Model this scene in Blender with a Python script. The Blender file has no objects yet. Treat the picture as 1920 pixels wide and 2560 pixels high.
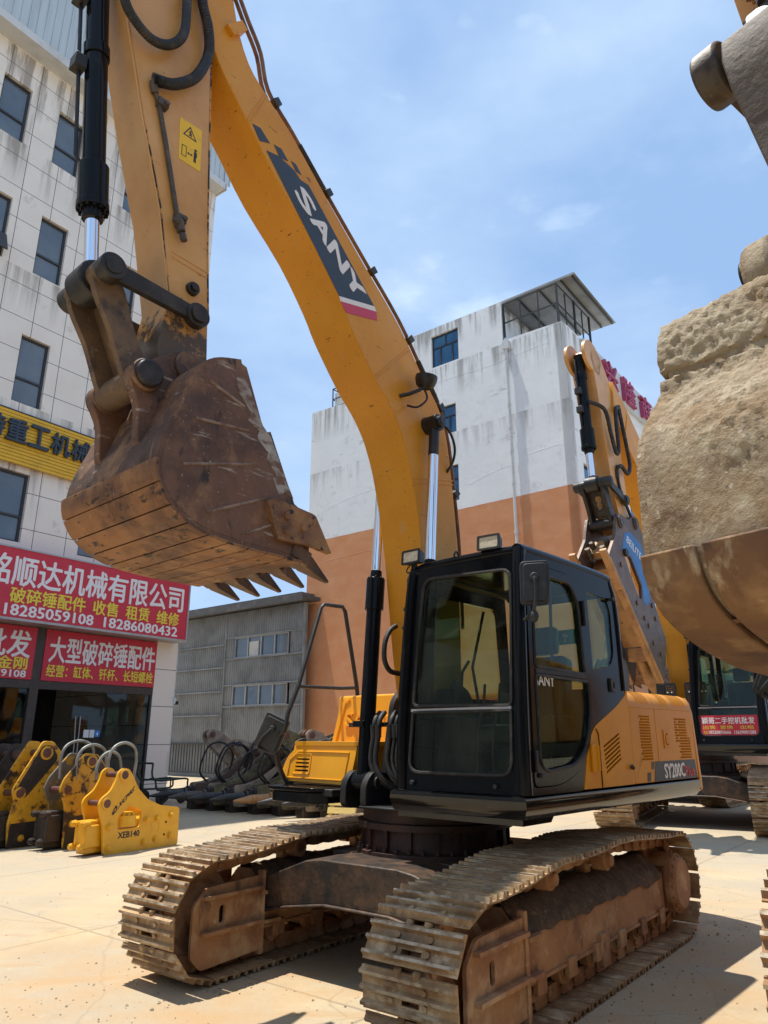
import bpy, bmesh, math, random
from math import sin, cos, pi, radians, atan2, sqrt
from mathutils import Vector as V, Matrix, noise
from mathutils.geometry import tessellate_polygon
random.seed(7)
scn = bpy.context.scene
COL = scn.collection
G = -0.06                                   # ground level (eye-height datum of the survey)

# ------------------------------------------------------------------ camera, sky, sun, exposure
cam = bpy.data.objects.new("camera", bpy.data.cameras.new("camera"))
COL.objects.link(cam)
cam.data.sensor_fit = 'HORIZONTAL'; cam.data.sensor_width = 36; cam.data.lens = 1800 / 1920 * 36
cam.data.clip_start = 0.05; cam.data.clip_end = 2000
cam.location = (0, 0, 1.58); cam.rotation_euler = (radians(90 + 17.4), 0, 0)
scn.camera = cam
scn.view_settings.view_transform = 'Standard'; scn.view_settings.look = 'None'
scn.view_settings.exposure = 0.52; scn.view_settings.gamma = 1
SX, SY = .235, -.085                           # shadow drift per metre of height
SUN_EL = math.atan2(1, sqrt(SX * SX + SY * SY)); SUN_AZ = atan2(-SX, -SY)   # azimuth from +Y, clockwise
w = bpy.data.worlds.new("World"); scn.world = w; w.use_nodes = True
nt = w.node_tree; N = nt.nodes; Lk = nt.links
for n in list(N): N.remove(n)
sky = N.new('ShaderNodeTexSky'); sky.sky_type = 'NISHITA'; sky.sun_disc = False
sky.sun_elevation = SUN_EL; sky.sun_rotation = SUN_AZ
sky.air_density = 1.0; sky.dust_density = 2.0; sky.ozone_density = 1.6; sky.altitude = 1000
tc = N.new('ShaderNodeTexCoord')
mp = N.new('ShaderNodeMapping'); mp.inputs['Scale'].default_value = (1.0, 1.0, 2.2)
cl = N.new('ShaderNodeTexNoise'); cl.inputs['Scale'].default_value = 2.3; cl.inputs['Detail'].default_value = 7; cl.inputs['Roughness'].default_value = .55
cr = N.new('ShaderNodeValToRGB'); cr.color_ramp.elements[0].position = .40; cr.color_ramp.elements[1].position = .80
cr.color_ramp.elements[0].color = (0, 0, 0, 1); cr.color_ramp.elements[1].color = (1, 1, 1, 1)
cl2 = N.new('ShaderNodeTexNoise'); cl2.inputs['Scale'].default_value = 9; cl2.inputs['Detail'].default_value = 6
cr2 = N.new('ShaderNodeValToRGB'); cr2.color_ramp.elements[0].position = .60; cr2.color_ramp.elements[1].position = .80
mul = N.new('ShaderNodeMath'); mul.operation = 'MULTIPLY_ADD'; mul.inputs[1].default_value = .85; mul.inputs[2].default_value = .10
mul2 = N.new('ShaderNodeMath'); mul2.operation = 'MULTIPLY'; mul2.inputs[1].default_value = .5
add = N.new('ShaderNodeMath'); add.operation = 'ADD'; add.use_clamp = True
mix = N.new('ShaderNodeMix'); mix.data_type = 'RGBA'
mix.inputs['B'].default_value = (5.0, 6.4, 8.2, 1)
hz = N.new('ShaderNodeMix'); hz.data_type = 'RGBA'; hz.inputs['Factor'].default_value = .7; hz.inputs['B'].default_value = (2.75, 4.55, 7.6, 1)
bg = N.new('ShaderNodeBackground'); bg.inputs['Strength'].default_value = .095
out = N.new('ShaderNodeOutputWorld')
Lk.new(tc.outputs['Generated'], mp.inputs['Vector']); Lk.new(mp.outputs[0], cl.inputs['Vector']); Lk.new(mp.outputs[0], cl2.inputs['Vector'])
Lk.new(cl.outputs['Fac'], cr.inputs[0]); Lk.new(cr.outputs[0], mul.inputs[0])
Lk.new(cl2.outputs['Fac'], cr2.inputs[0]); Lk.new(cr2.outputs[0], mul2.inputs[0])
Lk.new(mul.outputs[0], add.inputs[0]); Lk.new(mul2.outputs[0], add.inputs[1]); Lk.new(add.outputs[0], mix.inputs['Factor'])
Lk.new(sky.outputs[0], hz.inputs['A']); Lk.new(hz.outputs['Result'], mix.inputs['A']); Lk.new(mix.outputs['Result'], bg.inputs['Color']); Lk.new(bg.outputs[0], out.inputs[0])
sun = bpy.data.objects.new("sun", bpy.data.lights.new("sun", 'SUN')); COL.objects.link(sun)
sun.data.energy = 4.4; sun.data.angle = radians(.53); sun.data.color = (1, .955, .87)
sun.rotation_euler = V((SX, SY, -1)).to_track_quat('-Z', 'Y').to_euler()

# ------------------------------------------------------------------ materials
def lin(c):
    return tuple(((x / 255) / 12.92 if x / 255 <= .04045 else ((x / 255 + .055) / 1.055) ** 2.4) for x in c) + (1,)
def mat(name, layers, rough=.5, metal=0, bump=0, bscale=30, coat=0, rvar=0, spec=.5, stretch=(1, 1, 1)):
    """layers: [(colour,)] base, then (colour, noise scale, lo, hi[, stretch]) painted over it by noise."""
    m = bpy.data.materials.new(name); m.use_nodes = True
    t = m.node_tree; n = t.nodes; l = t.links; b = n['Principled BSDF']
    b.inputs['Roughness'].default_value = rough; b.inputs['Metallic'].default_value = metal
    b.inputs['Coat Weight'].default_value = coat; b.inputs['Coat Roughness'].default_value = .12
    b.inputs['Specular IOR Level'].default_value = spec
    c = n.new('ShaderNodeTexCoord'); oi = n.new('ShaderNodeObjectInfo')
    wv = n.new('ShaderNodeMath'); wv.operation = 'MULTIPLY'; wv.inputs[1].default_value = 37; l.new(oi.outputs['Random'], wv.inputs[0])
    def nz(scale, st, det=6, off=0):
        mm = n.new('ShaderNodeMapping'); mm.inputs['Scale'].default_value = st; mm.inputs['Location'].default_value = (off, off * .7, off * 1.3)
        l.new(c.outputs['Object'], mm.inputs[0])
        x = n.new('ShaderNodeTexNoise'); x.noise_dimensions = '4D'; x.inputs['Scale'].default_value = scale
        x.inputs['Detail'].default_value = det; x.inputs['Roughness'].default_value = .62
        l.new(mm.outputs[0], x.inputs['Vector']); l.new(wv.outputs[0], x.inputs['W'])
        return x.outputs['Fac']
    prev = None
    base0 = layers[0][0] if isinstance(layers[0][0], tuple) else layers[0]
    b.inputs['Base Color'].default_value = tuple(base0[:3]) + (1,)
    for i, L in enumerate(layers[1:]):
        st = L[4] if len(L) > 4 else stretch
        r = n.new('ShaderNodeMapRange'); r.inputs['From Min'].default_value = L[2]; r.inputs['From Max'].default_value = L[3]
        l.new(nz(L[1], st, off=3.1 * i), r.inputs[0])
        mx = n.new('ShaderNodeMix'); mx.data_type = 'RGBA'
        l.new(r.outputs[0], mx.inputs['Factor'])
        if prev: l.new(prev, mx.inputs['A'])
        else: mx.inputs['A'].default_value = tuple(base0[:3]) + (1,)
        mx.inputs['B'].default_value = tuple(L[0][:3]) + (1,); prev = mx.outputs['Result']
    if prev: l.new(prev, b.inputs['Base Color'])
    if rvar:
        r = n.new('ShaderNodeMapRange'); r.inputs['To Min'].default_value = max(.02, rough - rvar); r.inputs['To Max'].default_value = min(1, rough + rvar)
        r.inputs['From Min'].default_value = .3; r.inputs['From Max'].default_value = .7
        l.new(nz(bscale * .3, stretch), r.inputs[0]); l.new(r.outputs[0], b.inputs['Roughness'])
    if bump:
        bp = n.new('ShaderNodeBump'); bp.inputs['Strength'].default_value = bump; bp.inputs['Distance'].default_value = .02
        l.new(nz(bscale, stretch, 8), bp.inputs['Height']); l.new(bp.outputs[0], b.inputs['Normal'])
    return m
Y = (.78, .345, .022)
mHOOD = mat("hood_yellow", [(.66, .27, .008), ((.58, .225, .008), 3, .45, .7), ((.50, .30, .09), 14, .70, .85)], .34, spec=.10, rvar=.08, bump=.015, bscale=8)
mBOOM = mat("boom_yellow", [(.66, .285, .018), ((.58, .24, .014), 2, .4, .7), ((.68, .34, .07), .9, .52, .75), ((.22, .09, .015), 30, .635, .66, (1, 1, 2.5)), ((.10, .045, .012), 14, .665, .68, (.3, .3, 2.4)), ((.5, .34, .16), 5, .60, .85)], .38, spec=.3, rvar=.1, bump=.03, bscale=6)
mARM = mat("arm_yellow", [(.60, .305, .090), ((.52, .245, .055), 3, .4, .65), ((.64, .36, .13), 1.4, .5, .7), ((.10, .05, .02), 34, .66, .70), ((.26, .13, .05), 10, .64, .74)], .42, coat=.1, rvar=.1, bump=.04, bscale=14)
mTOOL = mat("toolbox_yellow", [(.80, .36, .008), ((.74, .31, .008), 4, .4, .7)], .34, coat=.3, rvar=.06)
mBLK = mat("black_paint", [(.007, .008, .010), ((.022, .020, .018), 7, .58, .8)], .15, spec=.15, rvar=.06)
mGLOSS = mat("gloss_black", [(.008, .008, .009), ((.03, .027, .022), 5, .55, .8)], .10, spec=.5, rvar=.06, stretch=(1, 1, 4))
mBLKM = mat("black_matte", [(.012, .012, .013), ((.05, .042, .034), 8, .55, .8)], .5, rvar=.15, bump=.05)
mRUB = mat("hose_rubber", [(.014, .014, .015), ((.07, .055, .04), 11, .5, .75)], .6)
mGREY = mat("grey_plastic", [(.035, .038, .04), ((.08, .075, .068), 9, .55, .8)], .5, spec=.3)
mCHROME = mat("rod_chrome", [(.82, .84, .88)], .07, 1)
mSTEEL = mat("worn_steel", [(.075, .062, .05), ((.15, .10, .06), 5, .45, .7), ((.03, .025, .022), 12, .5, .7), ((.26, .21, .15), 24, .62, .75)], .55, .25, .25, 28, rvar=.15)
mDARK = mat("greasy_steel", [(.020, .018, .017), ((.055, .045, .036), 6, .45, .7), ((.12, .10, .08), 22, .66, .8)], .42, .2, .2, 30, rvar=.15)
mBUCK = mat("rusty_bucket", [(.170, .082, .048), ((.075, .040, .027), 2.6, .42, .58), ((.27, .145, .07), 4, .52, .66), ((.030, .021, .017), 9, .58, .66, (1, 1, .4)), ((.40, .33, .26), 8, .61, .69, (.45, 1, 2.6)), ((.30, .24, .19), 40, .62, .70)], .6, .1, .3, 26, rvar=.15)
mLINK = mat("muddy_link", [(.12, .075, .045), ((.20, .12, .06), 5, .46, .64), ((.045, .033, .027), 7, .55, .68), ((.30, .24, .17), 11, .62, .74), ((.42, .24, .05), 16, .70, .76)], .65, .1, .4, 30)
mLNK3 = mat("dusty_brown_link", [(.085, .062, .046), ((.05, .038, .03), 4, .45, .62), ((.15, .11, .075), 9, .55, .7)], .65, .1, .3, 30)
mTOOTH = mat('worn_tooth', [(.14, .075, .04), ((.07, .04, .026), 6, .45, .6), ((.26, .16, .09), 9, .55, .7)], .5, .25, .3, 40)
mRIB = mat('rubbed_rib', [(.27, .19, .14), ((.15, .085, .055), 9, .45, .6), ((.40, .34, .28), 14, .58, .7)], .6, 0, .2, 30)
mWEAR = mat("wear_plate_rust", [(.27, .125, .05), ((.12, .055, .03), 3.2, .44, .60), ((.40, .21, .078), 2.6, .50, .68), ((.035, .02, .014), 17, .575, .63, (1, .5, 1)), ((.42, .32, .22), 30, .64, .74, (.5, 1, 1))], .62, .1, .3, 34, rvar=.12)
mMUDB = mat("muddy_bucket", [(.34, .275, .185), ((.25, .165, .085), 2.4, .44, .60), ((.135, .075, .04), 3.5, .56, .66, (1, 1, 1.4)), ((.44, .37, .26), 9, .5, .7), ((.115, .07, .038), 1.8, .52, .66), ((.13, .10, .07), 34, .60, .68), ((.50, .43, .33), 22, .62, .70)], .9, 0, 1.0, 40)
mMUDW = mat("muddy_wear_plate", [(.17, .085, .038), ((.10, .048, .025), 3, .42, .60), ((.28, .165, .075), 4, .52, .66), ((.045, .028, .018), 2.6, .56, .66), ((.42, .33, .21), 9, .60, .70, (1, 1, .4))], .75, 0, .5, 40)
mTRK = mat("track_dusty_steel", [(.43, .285, .145), ((.26, .15, .07), 5, .42, .60), ((.58, .45, .285), 8, .52, .66), ((.13, .09, .06), 3, .56, .70), ((.28, .13, .05), 4.5, .60, .72)], .62, .15, .35, 40, rvar=.15)
mTIP = mat("polished_grouser", [(.50, .41, .30), ((.24, .17, .10), 14, .42, .58), ((.50, .42, .31), 6, .52, .66)], .42, .45, .2, 40)
mTRKR = mat("track_rusty_steel", [(.36, .20, .09), ((.23, .115, .05), 6, .4, .62), ((.46, .30, .16), 9, .52, .7)], .62, .15, .35, 40)
mFRM = mat("track_frame_dirt", [(.38, .195, .085), ((.26, .12, .055), 3, .42, .60), ((.48, .31, .165), 5, .50, .66), ((.10, .055, .032), 5, .57, .68, (1, 1, .35)), ((.44, .34, .22), 16, .62, .72)], .8, 0, .4, 24)
mSOIL = mat("dried_soil", [(.135, .088, .05), ((.075, .05, .03), 10, .4, .62), ((.25, .18, .11), 22, .56, .72)], .95, 0, 1.0, 60)
mMUD = mat("dry_mud", [(.40, .31, .19), ((.28, .21, .13), 20, .4, .65), ((.50, .41, .27), 40, .5, .7)], .95, 0, 1.0, 90)
mBODY = mat("car_body_black", [(.03, .024, .02), ((.12, .065, .035), 5, .42, .62), ((.22, .17, .08), 30, .66, .72), ((.012, .012, .012), 9, .55, .7)], .5, .1, .3, 30)
mRUST = mat("slew_rust", [(.036, .017, .012), ((.075, .032, .02), 5, .45, .65), ((.02, .014, .012), 8, .5, .7)], .6, .2, .3, 30)
mWHITE = mat("white_paint", [(.72, .73, .74), ((.55, .56, .57), 18, .55, .75)], .5)
mWLET = mat("white_lettering", [(.78, .78, .78)], .5)
mYLET = mat("yellow_lettering", [(.78, .66, .06)], .5)
mKLET = mat("black_lettering", [(.012, .014, .022)], .5)
mRLET = mat("red_lettering", [(.62, .03, .03)], .5)
mPLET = mat("magenta_lettering", [(.36, .045, .13), ((.50, .16, .25), 4, .5, .75)], .55)
mNAVY = mat("decal_navy", [(.020, .030, .045), ((.03, .042, .06), 6, .4, .7)], .35)
mPINK = mat("decal_red", [(.56, .035, .085)], .35)
mSTK = mat("sticker_yellow", [(.85, .52, .02), ((.70, .42, .03), 20, .55, .75)], .45)
mSIGN = mat("sign_red_vinyl", [(.56, .028, .055), ((.46, .022, .045), 3, .5, .75)], .55)
mSGOLD = mat("sign_yellow_slats", [(.72, .42, .02), ((.55, .33, .02), 4, .5, .75)], .5)
mALU = mat("aluminium_frame", [(.40, .40, .40), ((.30, .30, .30), 6, .5, .7)], .4, .4)
mWFR = mat("window_frame_dark", [(.035, .037, .042)], .5)
mGLZ = mat("window_glass", [(.075, .10, .13), ((.12, .15, .18), .55, .42, .6), ((.04, .05, .06), .9, .58, .66)], .04, spec=1.0)
mGLZB = mat("blue_window_glass", [(.012, .10, .24), ((.02, .14, .30), .7, .45, .6)], .05, spec=.8)
mINT = mat("dark_interior", [(.010, .010, .011)], .9)
mLENS = mat("lamp_lens", [(.62, .55, .42), ((.42, .36, .26), 30, .45, .7)], .12, spec=.8)
mBLUE = mat("worn_blue_paint", [(.015, .115, .33), ((.02, .16, .42), 5, .45, .65), ((.11, .075, .055), 9, .60, .66), ((.25, .2, .17), 26, .70, .74)], .45, .05, .15, 30)
mBRK = mat("breaker_brown", [(.15, .09, .062), ((.085, .058, .046), 4, .42, .62), ((.20, .13, .085), 8, .54, .7), ((.30, .27, .24), 24, .68, .75)], .5, .25, .3, 30)
mOCH = mat("ochre_worn", [(.42, .215, .075), ((.26, .12, .05), 5, .45, .65), ((.10, .06, .04), 14, .62, .70)], .55, .05, .25, 30)
mBYEL = mat("breaker_yellow", [(.76, .385, .012), ((.66, .31, .012), 4, .45, .7), ((.30, .15, .02), 22, .66, .72), ((.55, .36, .10), 7, .6, .75)], .38, coat=.1, rvar=.1, bump=.05)
mBYR = mat("breaker_yellow_rusty", [(.66, .33, .015), ((.16, .06, .02), 6, .54, .60), ((.04, .022, .015), 3, .58, .64), ((.50, .25, .02), 9, .55, .7)], .5, 0, .15, 30)
mBYW = mat("breaker_yellow_worn", [(.58, .295, .02), ((.035, .02, .012), 3.2, .50, .57), ((.10, .05, .02), 17, .57, .64), ((.42, .2, .02), 7, .6, .7)], .5, .05, .2, 30)
mBMOT = mat("breaker_mottled", [(.16, .135, .10), ((.46, .25, .03), 4.5, .53, .60), ((.03, .026, .022), 6, .55, .65), ((.30, .27, .22), 18, .62, .72)], .6, .1, .25, 30)
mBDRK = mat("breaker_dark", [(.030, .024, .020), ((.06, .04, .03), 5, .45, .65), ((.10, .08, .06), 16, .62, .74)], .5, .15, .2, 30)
mOLIV = mat("breaker_olive", [(.21, .175, .075), ((.11, .09, .06), 5, .42, .62), ((.38, .30, .13), 9, .58, .7), ((.05, .04, .03), 14, .58, .68)], .6, .1, .25, 30)
mTAN = mat("breaker_tan", [(.42, .32, .22), ((.18, .13, .09), 5, .42, .62), ((.40, .31, .22), 12, .6, .74)], .65, .05, .25, 30)
mWOOD = mat("pallet_wood", [(.62, .45, .14), ((.48, .34, .11), 9, .4, .65, (1, 6, 6))], .8)
mTREE = mat("leaf_green", [(.045, .085, .02), ((.07, .12, .03), 3, .4, .7)], .7)
mBARK = mat("bark", [(.10, .07, .045)], .9)
def glass(name, tint, gloss=.05, rough=.02):
    m = bpy.data.materials.new(name); m.use_nodes = True; t = m.node_tree; n = t.nodes; l = t.links
    n.remove(n['Principled BSDF']); o = n['Material Output']
    tr = n.new('ShaderNodeBsdfTransparent'); tr.inputs[0].default_value = tint + (1,)
    gl = n.new('ShaderNodeBsdfGlossy'); gl.inputs['Roughness'].default_value = rough; gl.inputs['Color'].default_value = (.9, .95, .95, 1)
    lw = n.new('ShaderNodeLayerWeight'); lw.inputs['Blend'].default_value = .5
    f = n.new('ShaderNodeMath'); f.operation = 'POWER'; f.inputs[1].default_value = 5; l.new(lw.outputs['Facing'], f.inputs[0])
    a = n.new('ShaderNodeMath'); a.operation = 'MULTIPLY_ADD'; a.inputs[1].default_value = .45; a.inputs[2].default_value = gloss
    df = n.new('ShaderNodeBsdfDiffuse'); df.inputs[0].default_value = (.35, .36, .33, 1)
    nz = n.new('ShaderNodeTexNoise'); nz.inputs['Scale'].default_value = 3; nz.inputs['Detail'].default_value = 8
    c = n.new('ShaderNodeTexCoord'); l.new(c.outputs['Object'], nz.inputs['Vector'])
    r = n.new('ShaderNodeMapRange'); r.inputs['From Min'].default_value = .45; r.inputs['From Max'].default_value = .8; r.inputs['To Max'].default_value = .05
    l.new(nz.outputs['Fac'], r.inputs[0])
    m1 = n.new('ShaderNodeMixShader'); m2 = n.new('ShaderNodeMixShader')
    l.new(f.outputs[0], a.inputs[0]); l.new(a.outputs[0], m1.inputs[0]); l.new(tr.outputs[0], m1.inputs[1]); l.new(gl.outputs[0], m1.inputs[2])
    l.new(r.outputs[0], m2.inputs[0]); l.new(m1.outputs[0], m2.inputs[1]); l.new(df.outputs[0], m2.inputs[2]); l.new(m2.outputs[0], o.inputs['Surface'])
    return m
mCGL = glass("cab_glass", (.77, .86, .75), .02)
mSGL = glass("shop_glass", (.72, .75, .75), .03)

def wallmat(name, base, stain, ztop, seam=None, band=None, rough=.8, bump=.15, bsc=3, patch=None):
    """plaster or panel wall in object space: x along, z up; seam = (width, height, x offset, z offset); band = (z, colour below)."""
    m = mat(name, [base] if patch is None else [base] + patch, rough, 0, bump, bsc)
    t = m.node_tree; n = t.nodes; l = t.links; b = n['Principled BSDF']
    c = n.new('ShaderNodeTexCoord'); sp = n.new('ShaderNodeSeparateXYZ'); l.new(c.outputs['Object'], sp.inputs[0])
    src = b.inputs['Base Color'].links[0].from_socket if b.inputs['Base Color'].links else None
    def over(fac, col):
        nonlocal src
        mx = n.new('ShaderNodeMix'); mx.data_type = 'RGBA'
        if isinstance(fac, float): mx.inputs['Factor'].default_value = fac
        else: l.new(fac, mx.inputs['Factor'])
        if src: l.new(src, mx.inputs['A'])
        else: mx.inputs['A'].default_value = base[0] + (1,)
        mx.inputs['B'].default_value = tuple(col) + (1,); src = mx.outputs['Result']; l.new(src, b.inputs['Base Color'])
    def math_(op, a, bb=None, cc=None):
        x = n.new('ShaderNodeMath'); x.operation = op
        for i, q in enumerate((a, bb, cc)):
            if q is None: continue
            if isinstance(q, (int, float)): x.inputs[i].default_value = q
            else: l.new(q, x.inputs[i])
        return x.outputs[0]
    def noise_(sc, st):
        mm = n.new('ShaderNodeMapping'); mm.inputs['Scale'].default_value = st; l.new(c.outputs['Object'], mm.inputs[0])
        x = n.new('ShaderNodeTexNoise'); x.inputs['Scale'].default_value = sc; x.inputs['Detail'].default_value = 7; x.inputs['Roughness'].default_value = .65
        l.new(mm.outputs[0], x.inputs['Vector']); return x.outputs['Fac']
    if band:
        zz = math_('ADD', sp.outputs['Z'], math_('MULTIPLY', noise_(2, (1, 1, 1)), .05))
        over(math_('LESS_THAN', zz, band[0]), band[1])
        pm = math_('MULTIPLY', math_('LESS_THAN', zz, band[0]), math_('MULTIPLY', math_('SUBTRACT', noise_(1.1, (1, 1, 1.5)), .42), 1.5))
        over(math_('MINIMUM', math_('MAXIMUM', pm, 0), .6), band[2])
    for (zt, depth, amt) in ztop:                       # rain streaks hanging from a ledge
        a = math_('MAXIMUM', math_('SUBTRACT', 1.0, math_('DIVIDE', math_('SUBTRACT', zt, sp.outputs['Z']), depth)), 0.0)
        a = math_('MULTIPLY', a, math_('LESS_THAN', sp.outputs['Z'], zt))
        s_ = math_('MULTIPLY', math_('MAXIMUM', math_('SUBTRACT', noise_(1.6, (1.6, 1.6, .12)), .47), 0.0), 5.0)
        over(math_('MINIMUM', math_('MULTIPLY', math_('MULTIPLY', a, s_), amt), .8), stain)
    if seam:
        def line(sock, off, per, wd):
            f = math_('FRACT', math_('DIVIDE', math_('ADD', sock, off), per))
            return math_('LESS_THAN', f, wd / per)
        g = math_('MAXIMUM', line(sp.outputs['X'], seam[2], seam[0], .018), line(sp.outputs['Z'], seam[3], seam[1], .018))
        over(g, (.085, .08, .072))
    return m
mCREAM = wallmat("cream_panels", [(.80, .745, .66)], (.27, .235, .19), [(20.9, 3.6, 2.2), (17.9, 1.6, 1.4), (14.0, 1.4, 1.2), (10.1, 1.4, 1.0), (8.4, 1.5, 1.0)],
                 seam=(.905, .965, 6.40 + .905 * 20, .965 * 40 - 20.26), rough=.45, bump=.03,
                 patch=[((.76, .70, .62), 1.0, .4, .6), ((.55, .50, .43), 2.3, .60, .72)])
mWALL = wallmat("white_plaster", [(.76, .785, .80)], (.27, .27, .26), [(15.65, 1.6, 1.6), (17.5, 1.2, 2.0), (12.7, 1.2, .8)], band=(9.6, (.58, .25, .11), (.70, .40, .23)), bump=.5, bsc=2.2,
                patch=[((.80, .82, .83), .8, .4, .6), ((.60, .615, .62), 2.2, .58, .72), ((.44, .45, .45), .9, .64, .74, (1, 1, 4)), ((.50, .49, .46), 6, .64, .74, (2, 2, .25))])
mSHED = mat("grey_sheet_metal", [(.255, .27, .28), ((.165, .172, .175), 1.3, .42, .65), ((.28, .28, .275), 2.0, .55, .72, (1, 1, .2)), ((.15, .13, .11), 6, .68, .8, (2, 2, .2))], .5, 0, .05, 6)
mCLAD = mat("pale_blue_cladding", [(.50, .58, .62), ((.40, .46, .50), 1.6, .45, .7, (2, 2, .15)), ((.22, .22, .2), 3, .68, .76, (3, 3, .1))], .45)
mTRIM = mat("white_trim", [(.58, .60, .60), ((.42, .42, .40), 2, .5, .75)], .5)

def foot_grime(m, z0, z1, col, sc=7):
    """grease and caked soil that climbs from z0 up to about z1 with a ragged edge"""
    t = m.node_tree; n = t.nodes; l = t.links; b = n['Principled BSDF']; c = n.new('ShaderNodeTexCoord'); sp = n.new('ShaderNodeSeparateXYZ'); l.new(c.outputs['Object'], sp.inputs[0])
    r = n.new('ShaderNodeMapRange'); r.inputs['From Min'].default_value = z1; r.inputs['From Max'].default_value = z0; l.new(sp.outputs['Z'], r.inputs[0])
    z = n.new('ShaderNodeTexNoise'); z.inputs['Scale'].default_value = sc; z.inputs['Detail'].default_value = 9; z.inputs['Roughness'].default_value = .7; l.new(c.outputs['Object'], z.inputs['Vector'])
    a = n.new('ShaderNodeMath'); a.operation = 'MULTIPLY_ADD'; a.inputs[1].default_value = 1.0; l.new(r.outputs[0], a.inputs[0]); l.new(z.outputs['Fac'], a.inputs[2])
    q = n.new('ShaderNodeMapRange'); q.inputs['From Min'].default_value = .96; q.inputs['From Max'].default_value = 1.06; l.new(a.outputs[0], q.inputs[0])
    mx = n.new('ShaderNodeMix'); mx.data_type = 'RGBA'; l.new(q.outputs[0], mx.inputs['Factor']); l.new(b.inputs['Base Color'].links[0].from_socket, mx.inputs['A']); mx.inputs['B'].default_value = tuple(col) + (1,)
    l.new(mx.outputs['Result'], b.inputs['Base Color'])
foot_grime(mARM, 3.55, 4.85, (.085, .060, .042), 11)
mCHIP = mat("chipped_edge", [(.55, .28, .08), ((.022, .018, .016), 9, .47, .53), ((.10, .055, .03), 20, .56, .62)], .6, 0, .3, 40)
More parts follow.
